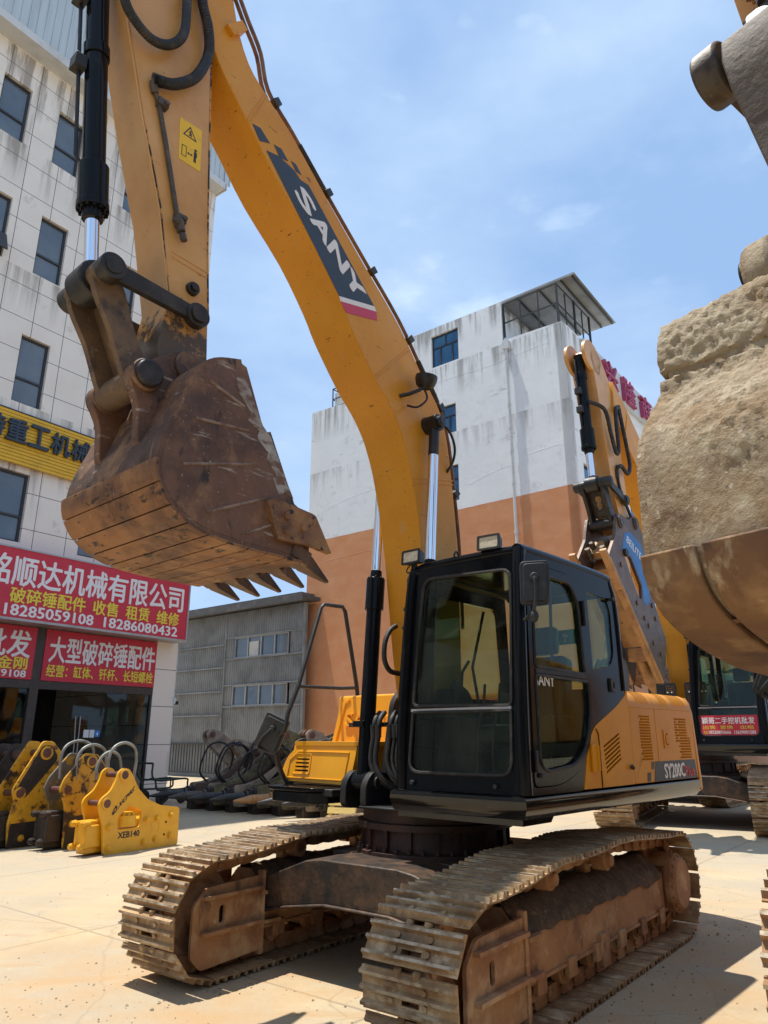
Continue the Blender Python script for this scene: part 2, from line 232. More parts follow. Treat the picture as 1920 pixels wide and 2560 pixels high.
# ground: concrete slabs with dust, stains and joints
mGRD = mat("concrete_yard", [(.43, .345, .225), ((.38, .32, .235), .5, .42, .62), ((.50, .385, .225), .9, .52, .72), ((.34, .29, .215), 2.2, .62, .78), ((.27, .225, .165), 7, .66, .76), ((.55, .44, .29), 22, .62, .78)], .9, 0, .3, 45)
def ground_joints(m):
    t = m.node_tree; n = t.nodes; l = t.links; b = n['Principled BSDF']
    c = n.new('ShaderNodeTexCoord'); mp = n.new('ShaderNodeMapping'); mp.inputs['Rotation'].default_value = (0, 0, radians(-52)); l.new(c.outputs['Object'], mp.inputs[0])
    nz = n.new('ShaderNodeTexNoise'); nz.inputs['Scale'].default_value = 6; l.new(c.outputs['Object'], nz.inputs['Vector'])
    vm = n.new('ShaderNodeMix'); vm.data_type = 'VECTOR'; vm.inputs['Factor'].default_value = .02; l.new(mp.outputs[0], vm.inputs['A']); l.new(nz.outputs['Color'], vm.inputs['B'])
    br = n.new('ShaderNodeTexBrick'); br.offset = 0; br.inputs['Scale'].default_value = 1; br.inputs['Brick Width'].default_value = 4.0; br.inputs['Row Height'].default_value = 3.2
    br.inputs['Mortar Size'].default_value = .014; br.inputs['Mortar Smooth'].default_value = .2; l.new(vm.outputs['Result'], br.inputs['Vector'])
    src = b.inputs['Base Color'].links[0].from_socket
    mx = n.new('ShaderNodeMix'); mx.data_type = 'RGBA'; f = n.new('ShaderNodeMath'); f.operation = 'MULTIPLY'; f.inputs[1].default_value = .55
    l.new(br.outputs['Fac'], f.inputs[0]); l.new(f.outputs[0], mx.inputs['Factor']); l.new(src, mx.inputs['A']); mx.inputs['B'].default_value = (.16, .13, .10, 1)
    wv = n.new('ShaderNodeTexNoise'); wv.inputs['Scale'].default_value = .9; wv.inputs['Detail'].default_value = 9; wv.inputs['Roughness'].default_value = .7
    mp2 = n.new('ShaderNodeMapping'); mp2.inputs['Rotation'].default_value = (0, 0, radians(20)); mp2.inputs['Scale'].default_value = (.6, 2.4, 1); l.new(c.outputs['Object'], mp2.inputs[0]); l.new(mp2.outputs[0], wv.inputs['Vector'])
    r = n.new('ShaderNodeMapRange'); r.inputs['From Min'].default_value = .56; r.inputs['From Max'].default_value = .76; r.inputs['To Max'].default_value = .65; l.new(wv.outputs['Fac'], r.inputs[0])
    m3 = n.new('ShaderNodeMix'); m3.data_type = 'RGBA'; l.new(r.outputs[0], m3.inputs['Factor']); l.new(mx.outputs['Result'], m3.inputs['A']); m3.inputs['B'].default_value = (.47, .31, .155, 1)
    cur = m3.outputs['Result']
    def layer(fac, col):
        nonlocal cur
        q = n.new('ShaderNodeMix'); q.data_type = 'RGBA'; l.new(fac, q.inputs['Factor']); l.new(cur, q.inputs['A']); q.inputs['B'].default_value = col; cur = q.outputs['Result']
    def rng(sock, a, bb, top):
        q = n.new('ShaderNodeMapRange'); q.inputs['From Min'].default_value = a; q.inputs['From Max'].default_value = bb; q.inputs['To Max'].default_value = top; l.new(sock, q.inputs[0]); return q.outputs[0]
    vo = n.new('ShaderNodeTexVoronoi'); vo.feature = 'DISTANCE_TO_EDGE'; vo.inputs['Scale'].default_value = .42
    w2 = n.new('ShaderNodeTexNoise'); w2.inputs['Scale'].default_value = 1.7; w2.inputs['Detail'].default_value = 8; l.new(c.outputs['Object'], w2.inputs['Vector'])
    v2 = n.new('ShaderNodeMix'); v2.data_type = 'VECTOR'; v2.inputs['Factor'].default_value = .22; l.new(c.outputs['Object'], v2.inputs['A']); l.new(w2.outputs['Color'], v2.inputs['B']); l.new(v2.outputs['Result'], vo.inputs['Vector'])
    layer(rng(vo.outputs['Distance'], .004, .001, .25), (.17, .13, .09, 1))
    for sc, a, bb, top, col, st in ((.35, .52, .68, .55, (.33, .285, .22, 1), (1, 1, 1)), (1.3, .60, .72, .55, (.20, .165, .12, 1), (1, 1, 1)), (2.2, .58, .70, .5, (.40, .23, .10, 1), (.35, 1.6, 1)), (16, .60, .68, .5, (.25, .20, .14, 1), (1, 1, 1)), (60, .62, .70, .6, (.22, .18, .13, 1), (1, 1, 1))):
        m4_ = n.new('ShaderNodeMapping'); m4_.inputs['Rotation'].default_value = (0, 0, radians(-50)); m4_.inputs['Scale'].default_value = st; m4_.inputs['Location'].default_value = (sc, 2 * sc, 0); l.new(c.outputs['Object'], m4_.inputs[0])
        zz = n.new('ShaderNodeTexNoise'); zz.inputs['Scale'].default_value = sc; zz.inputs['Detail'].default_value = 9; zz.inputs['Roughness'].default_value = .66; l.new(m4_.outputs[0], zz.inputs['Vector']); layer(rng(zz.outputs['Fac'], a, bb, top), col)
    dv = n.new('ShaderNodeVectorMath'); dv.operation = 'DISTANCE'; dv.inputs[1].default_value = (.2, 5.6, G); l.new(c.outputs['Object'], dv.inputs[0])
    z3 = n.new('ShaderNodeTexNoise'); z3.inputs['Scale'].default_value = 1.1; z3.inputs['Detail'].default_value = 9; z3.inputs['Roughness'].default_value = .68; l.new(c.outputs['Object'], z3.inputs['Vector'])
    pr_ = n.new('ShaderNodeMath'); pr_.operation = 'MULTIPLY'; l.new(rng(dv.outputs['Value'], 5.2, 1.5, 1.0), pr_.inputs[0]); l.new(rng(z3.outputs['Fac'], .40, .62, .9), pr_.inputs[1])
    layer(pr_.outputs[0], (.43, .275, .135, 1))
    l.new(cur, b.inputs['Base Color'])
ground_joints(mGRD)

# ------------------------------------------------------------------ mesh building
def frame(o, x, y):
    x = V(x).normalized(); y = V(y); z = x.cross(y).normalized(); y = z.cross(x)
    return Matrix(((x.x, y.x, z.x, o[0]), (x.y, y.y, z.y, o[1]), (x.z, y.z, z.z, o[2]), (0, 0, 0, 1)))
def LEFT(o=(0, 0, 0)):  return frame(o, (-1, 0, 0), (0, 0, 1))    # plane seen from the machine's left
def FRONT(o=(0, 0, 0)): return frame(o, (0, 1, 0), (0, 0, 1))     # plane seen from the machine's front
ID = Matrix.Identity(4)
class MB:
    def __init__(s): s.v = []; s.f = []
    def add(s, vs, fs, M=ID):
        k = len(s.v); s.v += [M @ V(p) for p in vs]; s.f += [tuple(k + i for i in f) for f in fs]; return s
    def box(s, x0, x1, y0, y1, z0, z1, M=ID):
        return s.add([(x0, y0, z0), (x1, y0, z0), (x1, y1, z0), (x0, y1, z0), (x0, y0, z1), (x1, y0, z1), (x1, y1, z1), (x0, y1, z1)],
                     [(0, 3, 2, 1), (4, 5, 6, 7), (0, 1, 5, 4), (1, 2, 6, 5), (2, 3, 7, 6), (3, 0, 4, 7)], M)
    def plate(s, outer, t, M=ID, holes=(), z0=0):
        """flat plate in M's xy plane from z0 to z0+t, with holes"""
        loops = [outer] + list(holes); vs = [p for lp in loops for p in lp]; n = len(vs)
        tris = tessellate_polygon([[V((p[0], p[1], 0)) for p in lp] for lp in loops])
        V3 = [(p[0], p[1], z0) for p in vs] + [(p[0], p[1], z0 + t) for p in vs]
        F = []
        if holes: F += [tuple(reversed(q)) for q in tris] + [tuple(i + n for i in q) for q in tris]
        else: F += [tuple(range(n))[::-1], tuple(range(n, 2 * n))]
        k = 0
        for lp in loops:
            m = len(lp)
            for i in range(m):
                a, b = k + i, k + (i + 1) % m; F.append((a, b, b + n, a + n))
            k += m
        return s.add(V3, F, M)
    def prism(s, pts, y0, y1, M=ID):
        """profile in (x,z), pushed along y"""
        n = len(pts)
        return s.add([(p[0], y0, p[1]) for p in pts] + [(p[0], y1, p[1]) for p in pts],
                     [tuple(range(n)), tuple(range(2 * n - 1, n - 1, -1))] + [(i, i + n, (i + 1) % n + n, (i + 1) % n) for i in range(n)], M)
    def cyl(s, a, b, r, r2=None, n=16, caps=True, M=ID):
        a = V(a); b = V(b); r2 = r if r2 is None else r2; d = (b - a).normalized()
        u = d.orthogonal().normalized(); q = d.cross(u); vs = []
        for p, rr in ((a, r), (b, r2)):
            for i in range(n): vs.append(p + (u * cos(2 * pi * i / n) + q * sin(2 * pi * i / n)) * rr)
        fs = [(i, (i + 1) % n, (i + 1) % n + n, i + n) for i in range(n)]
        if caps: fs += [tuple(range(n))[::-1], tuple(range(n, 2 * n))]
        return s.add(vs, fs, M)
    def tube(s, path, r, n=10, M=ID, rib=0, smooth=0):
        P = [V(p) for p in path]
        if smooth:
            Q = []
            for i in range(len(P) - 1):
                p0, p1, p2, p3 = P[max(i - 1, 0)], P[i], P[i + 1], P[min(i + 2, len(P) - 1)]
                for k in range(smooth):
                    t = k / smooth
                    Q.append(.5 * ((2 * p1) + (p2 - p0) * t + (2 * p0 - 5 * p1 + 4 * p2 - p3) * t * t + (3 * p1 - p0 - 3 * p2 + p3) * t ** 3))
            P = Q + [P[-1]]
        vs = []; up = None
        for i, p in enumerate(P):
            d = (P[min(i + 1, len(P) - 1)] - P[max(i - 1, 0)]).normalized()
            up = d.orthogonal().normalized() if up is None else (up - d * up.dot(d)).normalized()
            q = d.cross(up); rr = r * (1 + rib * (i % 2))
            for k in range(n): vs.append(p + (up * cos(2 * pi * k / n) + q * sin(2 * pi * k / n)) * rr)
        fs = [(i * n + k, i * n + (k + 1) % n, (i + 1) * n + (k + 1) % n, (i + 1) * n + k) for i in range(len(P) - 1) for k in range(n)]
        fs += [tuple(range(n))[::-1], tuple(range((len(P) - 1) * n, len(P) * n))]
        return s.add(vs, fs, M)
    def lathe(s, prof, n=32, M=ID):
        vs = []; m = len(prof)
        for i in range(n):
            a = 2 * pi * i / n
            for r, z in prof: vs.append((r * cos(a), r * sin(a), z))
        return s.add(vs, [(i * m + k, ((i + 1) % n) * m + k, ((i + 1) % n) * m + k + 1, i * m + k + 1) for i in range(n) for k in range(m - 1)], M)
    def lump(s, cx, cy, sx, sy, h, M=ID, n=7, seed=0):
        """a low rough mound on M's xy plane"""
        vs = []
        for i in range(n + 1):
            for k in range(n + 1):
                a, b = i / n * 2 - 1, k / n * 2 - 1
                e = max(0, 1 - (a * a + b * b) ** 1.2)
                z = h * e * (.55 + .9 * noise.noise(V((a * 2.3 + seed, b * 2.3, seed * 1.7))))
                vs.append((cx + a * sx * (1 + .12 * noise.noise(V((b * 3, seed, 0)))), cy + b * sy, max(z, -.002) if e > 0 else -.004))
        return s.add(vs, [(i * (n + 1) + k, (i + 1) * (n + 1) + k, (i + 1) * (n + 1) + k + 1, i * (n + 1) + k + 1) for i in range(n) for k in range(n)], M)
    def bolt(s, p, d, r=.02, h=.015):
        p = V(p); d = V(d).normalized(); return s.cyl(p, p + d * h, r, n=6)
    def text(s, body, M, wd=None, ht=None, t=.004, bold=0, res=2, center=False):
        c = bpy.data.curves.new('t', 'FONT'); c.body = body; c.resolution_u = res; c.fill_mode = 'FRONT'
        o = bpy.data.objects.new('t', c); COL.objects.link(o)
        me = bpy.data.meshes.new_from_object(o.evaluated_get(bpy.context.evaluated_depsgraph_get()))
        bpy.data.objects.remove(o); bpy.data.curves.remove(c)
        xs = [v.co.x for v in me.vertices]; ys = [v.co.y for v in me.vertices]
        x0, y0 = min(xs), min(ys); sx = wd / (max(xs) - x0); sy = (ht / (max(ys) - y0)) if ht else sx
        bm = bmesh.new(); bm.from_mesh(me); bpy.data.meshes.remove(me)
        bmesh.ops.remove_doubles(bm, verts=bm.verts, dist=1e-5)
        r = bmesh.ops.extrude_face_region(bm, geom=bm.faces[:]); 
        for e in r['geom']:
            if isinstance(e, bmesh.types.BMVert): e.co.z += t / 1.0
        bm.verts.index_update()
        ox, oy = (-wd / 2, -(ht or 0) / 2) if center else (0, 0)
        fs = [tuple(v.index for v in f.verts) for f in bm.faces]; n_ = 0
        for dx, dy in (((0, 0),) if not bold else ((0, 0), (1, 0), (-1, 0), (0, .7), (0, -.7))):
            s.add([((v.co.x - x0 + dx * bold) * sx + ox, (v.co.y - y0 + dy * bold) * sy + oy, v.co.z * (1 + .12 * n_)) for v in bm.verts], fs, M); n_ += 1
        bm.free(); return s
    def mirror_y(s):
        k = len(s.v); f0 = list(s.f); s.v += [V((p.x, -p.y, p.z)) for p in s.v]; s.f += [tuple(k + i for i in reversed(f)) for f in f0]; return s
    def mesh(s, name, m, sharp=38):
        me = bpy.data.meshes.new(name); me.from_pydata([tuple(p) for p in s.v], [], s.f)
        bm = bmesh.new(); bm.from_mesh(me); bmesh.ops.recalc_face_normals(bm, faces=bm.faces); bm.to_mesh(me); bm.free()
        me.materials.append(m)
        for p in me.polygons: p.use_smooth = True
        me.set_sharp_from_angle(angle=radians(sharp)); return me
    def build(s, name, m, parent=None, bevel=0, label=None, seg=2, sharp=38):
        o = bpy.data.objects.new(name, s.mesh(name, m, sharp)); COL.objects.link(o)
        if parent: o.parent = parent
        if bevel:
            b = o.modifiers.new("bevel", 'BEVEL'); b.width = bevel; b.segments = seg; b.limit_method = 'ANGLE'; b.angle_limit = radians(40); b.harden_normals = False
        if label: o['label'] = label
        return o
def tag(o, label, cat, group=None, kind=None):
    if label: o['label'] = label
    if cat: o['category'] = cat
    if group: o['group'] = group
    if kind: o['kind'] = kind
    return o
def thing(name, loc, rz, label, cat, group=None, k=1):
    o = bpy.data.objects.new(name, None); COL.objects.link(o); o.location = loc; o.rotation_euler = (0, 0, rz); o.scale = (k, k, k); o.empty_display_size = .1
    return tag(o, label, cat, group)
def copy_part(o, parent):
    c = o.copy(); COL.objects.link(c); c.parent = parent
    for ch in list(o.children): copy_part(ch, c)
    return c
def rr(x0, x1, y0, y1, r, n=5):
    """rounded rectangle, r one radius or four (bl, br, tr, tl)"""
    R = r if isinstance(r, (tuple, list)) else (r,) * 4; P = []
    for (cx, cy, a0, q) in ((x0 + R[0], y0 + R[0], pi, R[0]), (x1 - R[1], y0 + R[1], 1.5 * pi, R[1]), (x1 - R[2], y1 - R[2], 0, R[2]), (x0 + R[3], y1 - R[3], .5 * pi, R[3])):
        for i in range(n + 1): P.append((cx + q * cos(a0 + i / n * pi / 2), cy + q * sin(a0 + i / n * pi / 2)))
    return P
def rnd(pts, r, n=5):
    """round the corners of any polygon"""
    P = []; m = len(pts)
    for i in range(m):
        a, b, c = V(pts[i - 1]), V(pts[i]), V(pts[(i + 1) % m]); q = r[i] if isinstance(r, (list, tuple)) else r
        u = (a - b); w_ = (c - b); d = min(q, u.length * .45, w_.length * .45)
        p0 = b + u.normalized() * d; p1 = b + w_.normalized() * d
        for k in range(n + 1):
            t = k / n; P.append(tuple((1 - t) ** 2 * p0 + 2 * t * (1 - t) * b + t * t * p1))
    return P
def circ(x, y, r, n=16): return [(x + r * cos(2 * pi * i / n), y + r * sin(2 * pi * i / n)) for i in range(n)]
def flipx(pts): return [(-p[0], p[1]) for p in pts]
def Lp(pts): return [(-p[0], p[1]) for p in pts]      # (x,z) of the machine to LEFT() plane coordinates

# ------------------------------------------------------------------ the ground and far setting
g = MB(); n = 60
for i in range(n + 1):
    for k in range(n + 1):
        a = (i / n * 2 - 1); b = (k / n * 2 - 1); g.v.append(V((a * abs(a) * 400, b * abs(b) * 400, G)))
for i in range(n):
    for k in range(n): g.f.append((i * (n + 1) + k, (i + 1) * (n + 1) + k, (i + 1) * (n + 1) + k + 1, i * (n + 1) + k + 1))
tag(g.build('ground', mGRD), 'pale dusty concrete yard with slab joints and sandy stains', None, kind='structure')

gv = MB(); rg = random.Random(5)
def crumb(x, y, r):
    vs = []; 
    for k in range(3):
        for a in range(6): q = (1, .8, .3)[k] * r * rg.uniform(.8, 1.2); vs.append((x + q * cos(a * pi / 3 + k), y + q * sin(a * pi / 3 + k), G + (.0, .5, .95)[k] * r))
    gv.add(vs, [(k * 6 + a, k * 6 + (a + 1) % 6, k * 6 + 6 + (a + 1) % 6, k * 6 + 6 + a) for k in range(2) for a in range(6)] + [tuple(range(12, 18))])
for _ in range(1500):
    t = rg.uniform(-3.2, 3.4); side = rg.choice((-1.45, -.8, .8, 1.45)) + rg.gauss(0, .16 if rg.random() < .7 else .5)
    crumb(.42 - .617 * t + .787 * side, 6.42 - .787 * t - .617 * side, abs(rg.gauss(0, .0045)) + .0015)
for _ in range(1300): d = rg.uniform(3.6, 14); crumb(rg.uniform(-.6, .6) * d, d, abs(rg.gauss(0, .0035)) + .0012)
tag(gv.build('gravel', mMUD), 'soil crumbs and small stones scattered over the concrete', 'gravel', kind='stuff')

# ------------------------------------------------------------------ crawler track (local: x forward, y outward at +, z up)
PITCH_N = 45; INS = .062                   # shoes per track; depth of the pin line below the shoes
def track_path():
    P = []
    for i in range(20): P.append((-1.72 + 3.26 * i / 20, G + .046 + INS))
    for i in range(17): a = -pi / 2 + pi * i / 16 * .93; P.append((1.545 + (.372 - INS) * cos(a), .358 + (.372 - INS) * sin(a)))
    P += [(x, z - INS) for x, z in ((1.30, .725), (.95, .765), (.65, .805), (.30, .800), (0, .803), (-.30, .825), (-.65, .82), (-1.05, .79), (-1.45, .76))]
    for i in range(17): a = pi / 2 + pi * i / 16; P.append((-1.76 + (.385 - INS) * cos(a), .372 + (.385 - INS) * sin(a)))
    return P
def resample(P, n):
    Q = [V((p[0], 0, p[1])) for p in P]; Q.append(Q[0]); L = [0]
    for a, b in zip(Q, Q[1:]): L.append(L[-1] + (b - a).length)
    out_ = []
    for i in range(n):
        d = L[-1] * i / n
        j = max(q for q in range(len(L) - 1) if L[q] <= d + 1e-9); t = (d - L[j]) / max(1e-9, L[j + 1] - L[j]); out_.append(Q[j].lerp(Q[j + 1], t))
    return out_, L[-1] / n
TP, PITCH = resample(track_path(), PITCH_N)
def shoe_mesh(var, m):
    """triple-grouser shoe: x along the run, y across, z outward"""
    s = MB(); h = PITCH / 2; t = .012
    def gr(x): return [(x - .017, t), (x - .008, .040), (x + .008, .040), (x + .017, t)]
    top = [(-h - .014, .004), (-h - .014, .012)]
    for x in (-h + .016, -.004, h - .026): top += gr(x)
    top += [(h - .002, t), (h, 0)]
    def seg(y0, y1, pts): s.prism(pts, y0, y1)
    seg(-.30, -.065, top); seg(.065, .30, top)
    xs0, xs1 = -h + .042, -.034                                    # the slot
    seg(-.065, .065, [p for p in top if p[0] < xs0 - .001] + [(xs0 - .002, t), (xs0 - .002, 0)])
    seg(-.065, .065, [(xs1 + .004, 0), (xs1 + .004, t)] + [p for p in top if p[0] > xs1 + .005])
    for y in (-.105, .105):
        for x in (-h + .056, .030): s.bolt((x, y, t), (0, 0, 1), .017, .014)
    for y in (-.06, .06): s.cyl((h - .03, y, .010), (h + .016, y, .010), .022, n=10)
    rnd_ = random.Random(var)
    for q in range((0, 2, 3, 1)[var % 4]):
        s.lump(rnd_.choice((-.045, .028)), rnd_.uniform(-.2, .2), .032, rnd_.uniform(.05, .1), rnd_.uniform(.018, .034), Matrix.Translation((0, 0, t - .002)), 7, var * 3.1 + q)
    me = s.mesh('track_shoe', m, 30); me.materials.append(mTIP)
    for p in me.polygons:
        if min(me.vertices[i].co.z for i in p.vertices) > .036: p.material_index = 1
    return me
def make_track(parent, y, side, mshoe=mTRK, rotz=0):
    """side: +1 when the outer face looks to +y"""
    ch = MB()
    for i in range(PITCH_N):
        a, b = TP[i], TP[(i + 1) % PITCH_N]; d = (b - a).normalized(); nrm = V((d.z, 0, -d.x))
        M = frame((a + b) / 2, d, nrm.cross(d))
        for yy in (-.085, .085):
            ch.add(*link_geo, M=M @ Matrix.Translation((0, yy, 0)))
        ch.cyl(a + V((0, -.12, 0)), a + V((0, .12, 0)), .024, n=8)
    t = ch.build('track', mFRM, parent); t.location = (0, y, 0) if not rotz else Matrix.Rotation(rotz, 3, 'Z') @ V((0, y, 0)); t.rotation_euler = (0, 0, rotz)
    for i in range(PITCH_N):
        a, b = TP[i], TP[(i + 1) % PITCH_N]; d = (b - a).normalized(); nrm = V((d.z, 0, -d.x))
        o = bpy.data.objects.new('track_shoe', SHOES[mshoe][(i * 7 + (3 if y < 0 else 0)) % 8]); COL.objects.link(o); o.parent = t
        o.matrix_local = frame((a + b) / 2 + nrm * INS, d, nrm.cross(d))
    # rollers, idler, sprocket
    for x in (-1.36, -.92, -.48, -.04, .40, .84, 1.22):
        r = MB().cyl((x, -.16, .155), (x, .16, .155), .062, n=16)
        for yy in (-.11, .11): r.cyl((x, yy - .035, .155), (x, yy + .035, .155), .088, n=20)
        for yy in (-.19, .19): r.box(x - .06, x + .06, yy - .02, yy + .02, .12, .23)
        r.build('track_roller', mFRM, t, .006)
    for x in (.62, -.32):
        r = MB().cyl((x, -.20, .715), (x, .20, .715), .045, n=16)
        for yy in (-.14, .14): r.cyl((x, yy - .05, .715), (x, yy + .06, .715), .072, n=20)
        r.cyl((x, side * .18, .715), (x, side * .235, .715), .055, .04, n=18).box(x - .05, x + .05, -.04, .04, .5, .70)
        r.build('carrier_roller', mFRM, t, .005)
    M = Matrix.Translation((1.545, 0, .358)) @ Matrix.Rotation(pi / 2, 4, 'X')
    MB().lathe([(0, -.09), (.08, -.09), (.10, -.05), (.20, -.05), (.24, -.085), (.285, -.085), (.285, -.045), (.315, -.04), (.315, .04), (.285, .045), (.285, .085), (.24, .085), (.20, .05), (.10, .05), (.08, .09), (0, .09)], 36, M).build('idler_wheel', mFRM, t)
    sp = MB(); teeth = []
    for i in range(21 * 4):
        a = 2 * pi * i / 84; r = (.34, .34, .30, .30)[i % 4]; teeth.append((-1.76 + r * cos(a), .372 + r * sin(a)))
    sp.prism(teeth, -.035, .035).cyl((-1.74, 0, .375), (-1.74, side * .24, .375), .235, n=28).cyl((-1.74, side * .24, .375), (-1.74, side * .285, .375), .225, .19, n=28)
    for i in range(16): a = i * pi / 8; sp.bolt((-1.74 + .205 * cos(a), side * .24, .375 + .205 * sin(a)), (0, side, 0), .018, .03)
    sp.build('sprocket', mFRM, t, .004)
    # side frame: box beam with a sloping roof
    fr = MB(); sec = [(-.185, .19), (.185, .19), (.185, .47), (.06, .60), (-.06, .60), (-.185, .47)]
    fr.add([(x, yy, zz) for x in (-1.50, 1.06) for yy, zz in sec], [(0, 1, 2, 3, 4, 5), (11, 10, 9, 8, 7, 6)] + [(i, i + 6, (i + 1) % 6 + 6, (i + 1) % 6) for i in range(6)])
    yoke = rnd([(1.04, .06), (1.60, .03), (1.69, .12), (1.69, .44), (1.58, .55), (1.04, .57)], .03)
    for sgn in (-1, 1):
        slot = [(p[0], p[1]) for p in rr(1.40, 1.455, .30, .42, .026)]
        fr.plate(yoke, .026, frame((0, sgn * .20, 0), (1, 0, 0), (0, 0, 1)), [slot], -.013)
        fr.box(1.02, 1.06, sgn * .175, sgn * .225, .03, .60)
        for z, d in ((.475, .05), (.245, .055)):
            fr.box(1.05, 1.62, min(sgn * .205, sgn * (.205 + d)), max(sgn * .205, sgn * (.205 + d)), z, z + .024)
        fr.box(.85, 1.02, min(sgn * .185, sgn * .235), max(sgn * .185, sgn * .235), .43, .455).box(.85, 1.02, min(sgn * .185, sgn * .235), max(sgn * .185, sgn * .235), .225, .25)
        fr.box(-1.50, 1.02, min(sgn * .18, sgn * .198), max(sgn * .18, sgn * .198), .19, .21)
        fr.box(-1.54, -1.50, -.2, .2, .19, .52)
    fr.box(-1.7, -1.5, -.12, .12, .25, .5).box(1.06, 1.5, -.09, .09, .22, .47)
    for sgn in (-1, 1): fr.cyl((.30, sgn * .18, .34), (.30, sgn * .188, .34), .03, n=12)
    for sgn in (-1, 1):
        fr.prism([(-.18, .07), (-.06, .07), (-.04, .20), (-.06, .27), (-.18, .27), (-.20, .20)], sgn * .20 - .018, sgn * .20 + .018)
    fr.build('track_frame', mFRM, t, .006)
    dt = MB(); nx = 150; rows = [(.198, .455), (.185, .487), (.165, .515), (.14, .54), (.11, .575), (.08, .60), (.05, .62), (0, .63), (-.05, .62), (-.08, .60), (-.11, .575), (-.14, .54), (-.165, .515), (-.185, .487), (-.198, .455)]
    for i in range(nx + 1):
        x = -1.46 + 2.5 * i / nx
        for j, (yy, zz) in enumerate(rows):
            q = noise.noise(V((x * 3, yy * 6, side * 4))) * .025 + noise.noise(V((x * 14, yy * 20, 1))) * .014 + noise.noise(V((x * 34, yy * 40, 5))) * .012 + noise.noise(V((x * 1.2, 3, side))) * .025
            if j in (0, len(rows) - 1): q = noise.noise(V((x * 5, yy, 7))) * .045 - .012
            dt.v.append(V((x, yy, zz + q)))
    m_ = len(rows)
    for i in range(nx):
        for j in range(m_ - 1): dt.f.append((i * m_ + j, (i + 1) * m_ + j, (i + 1) * m_ + j + 1, i * m_ + j + 1))
    dt.build('dirt_layer', mSOIL, t)
    return t
_lk = MB().prism(rnd([(-PITCH * .60, .02), (-PITCH * .35, .058), (PITCH * .35, .058), (PITCH * .60, .02), (PITCH * .58, -.028), (PITCH * .15, -.040), (-PITCH * .15, -.040), (-PITCH * .58, -.028)], .01, 2), -.018, .018)
link_geo = (_lk.v, _lk.f)
SHOES = {mm: [shoe_mesh(i, mm) for i in range(8)] for mm in (mTRK, mTRKR)}

def make_carbody(parent, rotz=0):
    c = MB()
    for sx in (1, -1):
        pts = [(-1.0, .30), (-1.0, .52), (-.50, .70), (-.35, .72), (.35, .72), (.50, .70), (1.0, .52), (1.0, .30), (.7, .37), (.3, .43), (-.3, .43), (-.7, .37)]
        x0, x1 = (.55, 1.0) if sx > 0 else (-1.0, -.55)
        c.add([(x, p[0], p[1]) for x in (x0, x1) for p in pts], [tuple(range(12))[::-1], tuple(range(12, 24))] + [(i, (i + 1) % 12, (i + 1) % 12 + 12, i + 12) for i in range(12)])
        xl = x1 if sx > 0 else x0
        for z0, z1, q in ((0, 0, 0),):
            bot = [(-1.0, .285), (-.7, .355), (-.3, .415), (.3, .415), (.7, .355), (1.0, .285)]
            c.add([(xl + dx, p[0], p[1] + dz) for dx in (-.02, .025) for dz in (0, .018) for p in bot],
                  [(i + a, i + 1 + a, i + 1 + b, i + b) for i in range(5) for a, b in ((0, 6), (6, 18), (18, 12), (12, 0))])
    c.box(-.56, .56, -.62, .62, .40, .715)
    o = c.build('car_body', mBODY, parent, .012); o.rotation_euler = (0, 0, rotz)
    s = MB().lathe([(.0, .70), (.645, .70), (.645, .745), (.585, .755), (.575, .90), (.635, .905), (.635, .95), (.59, .955), (.59, 1.06), (0, 1.06)], 48)
    for i in range(36): a = i * pi / 18; s.bolt((.615 * cos(a), .615 * sin(a), .75), (0, 0, 1), .016, .03)
    for i in range(18): a = i * pi / 9; s.box(.575, .605, -.012, .012, .76, .90, Matrix.Rotation(a, 4, 'Z'))
    s.build('slew_ring', mRUST, parent)
    return o

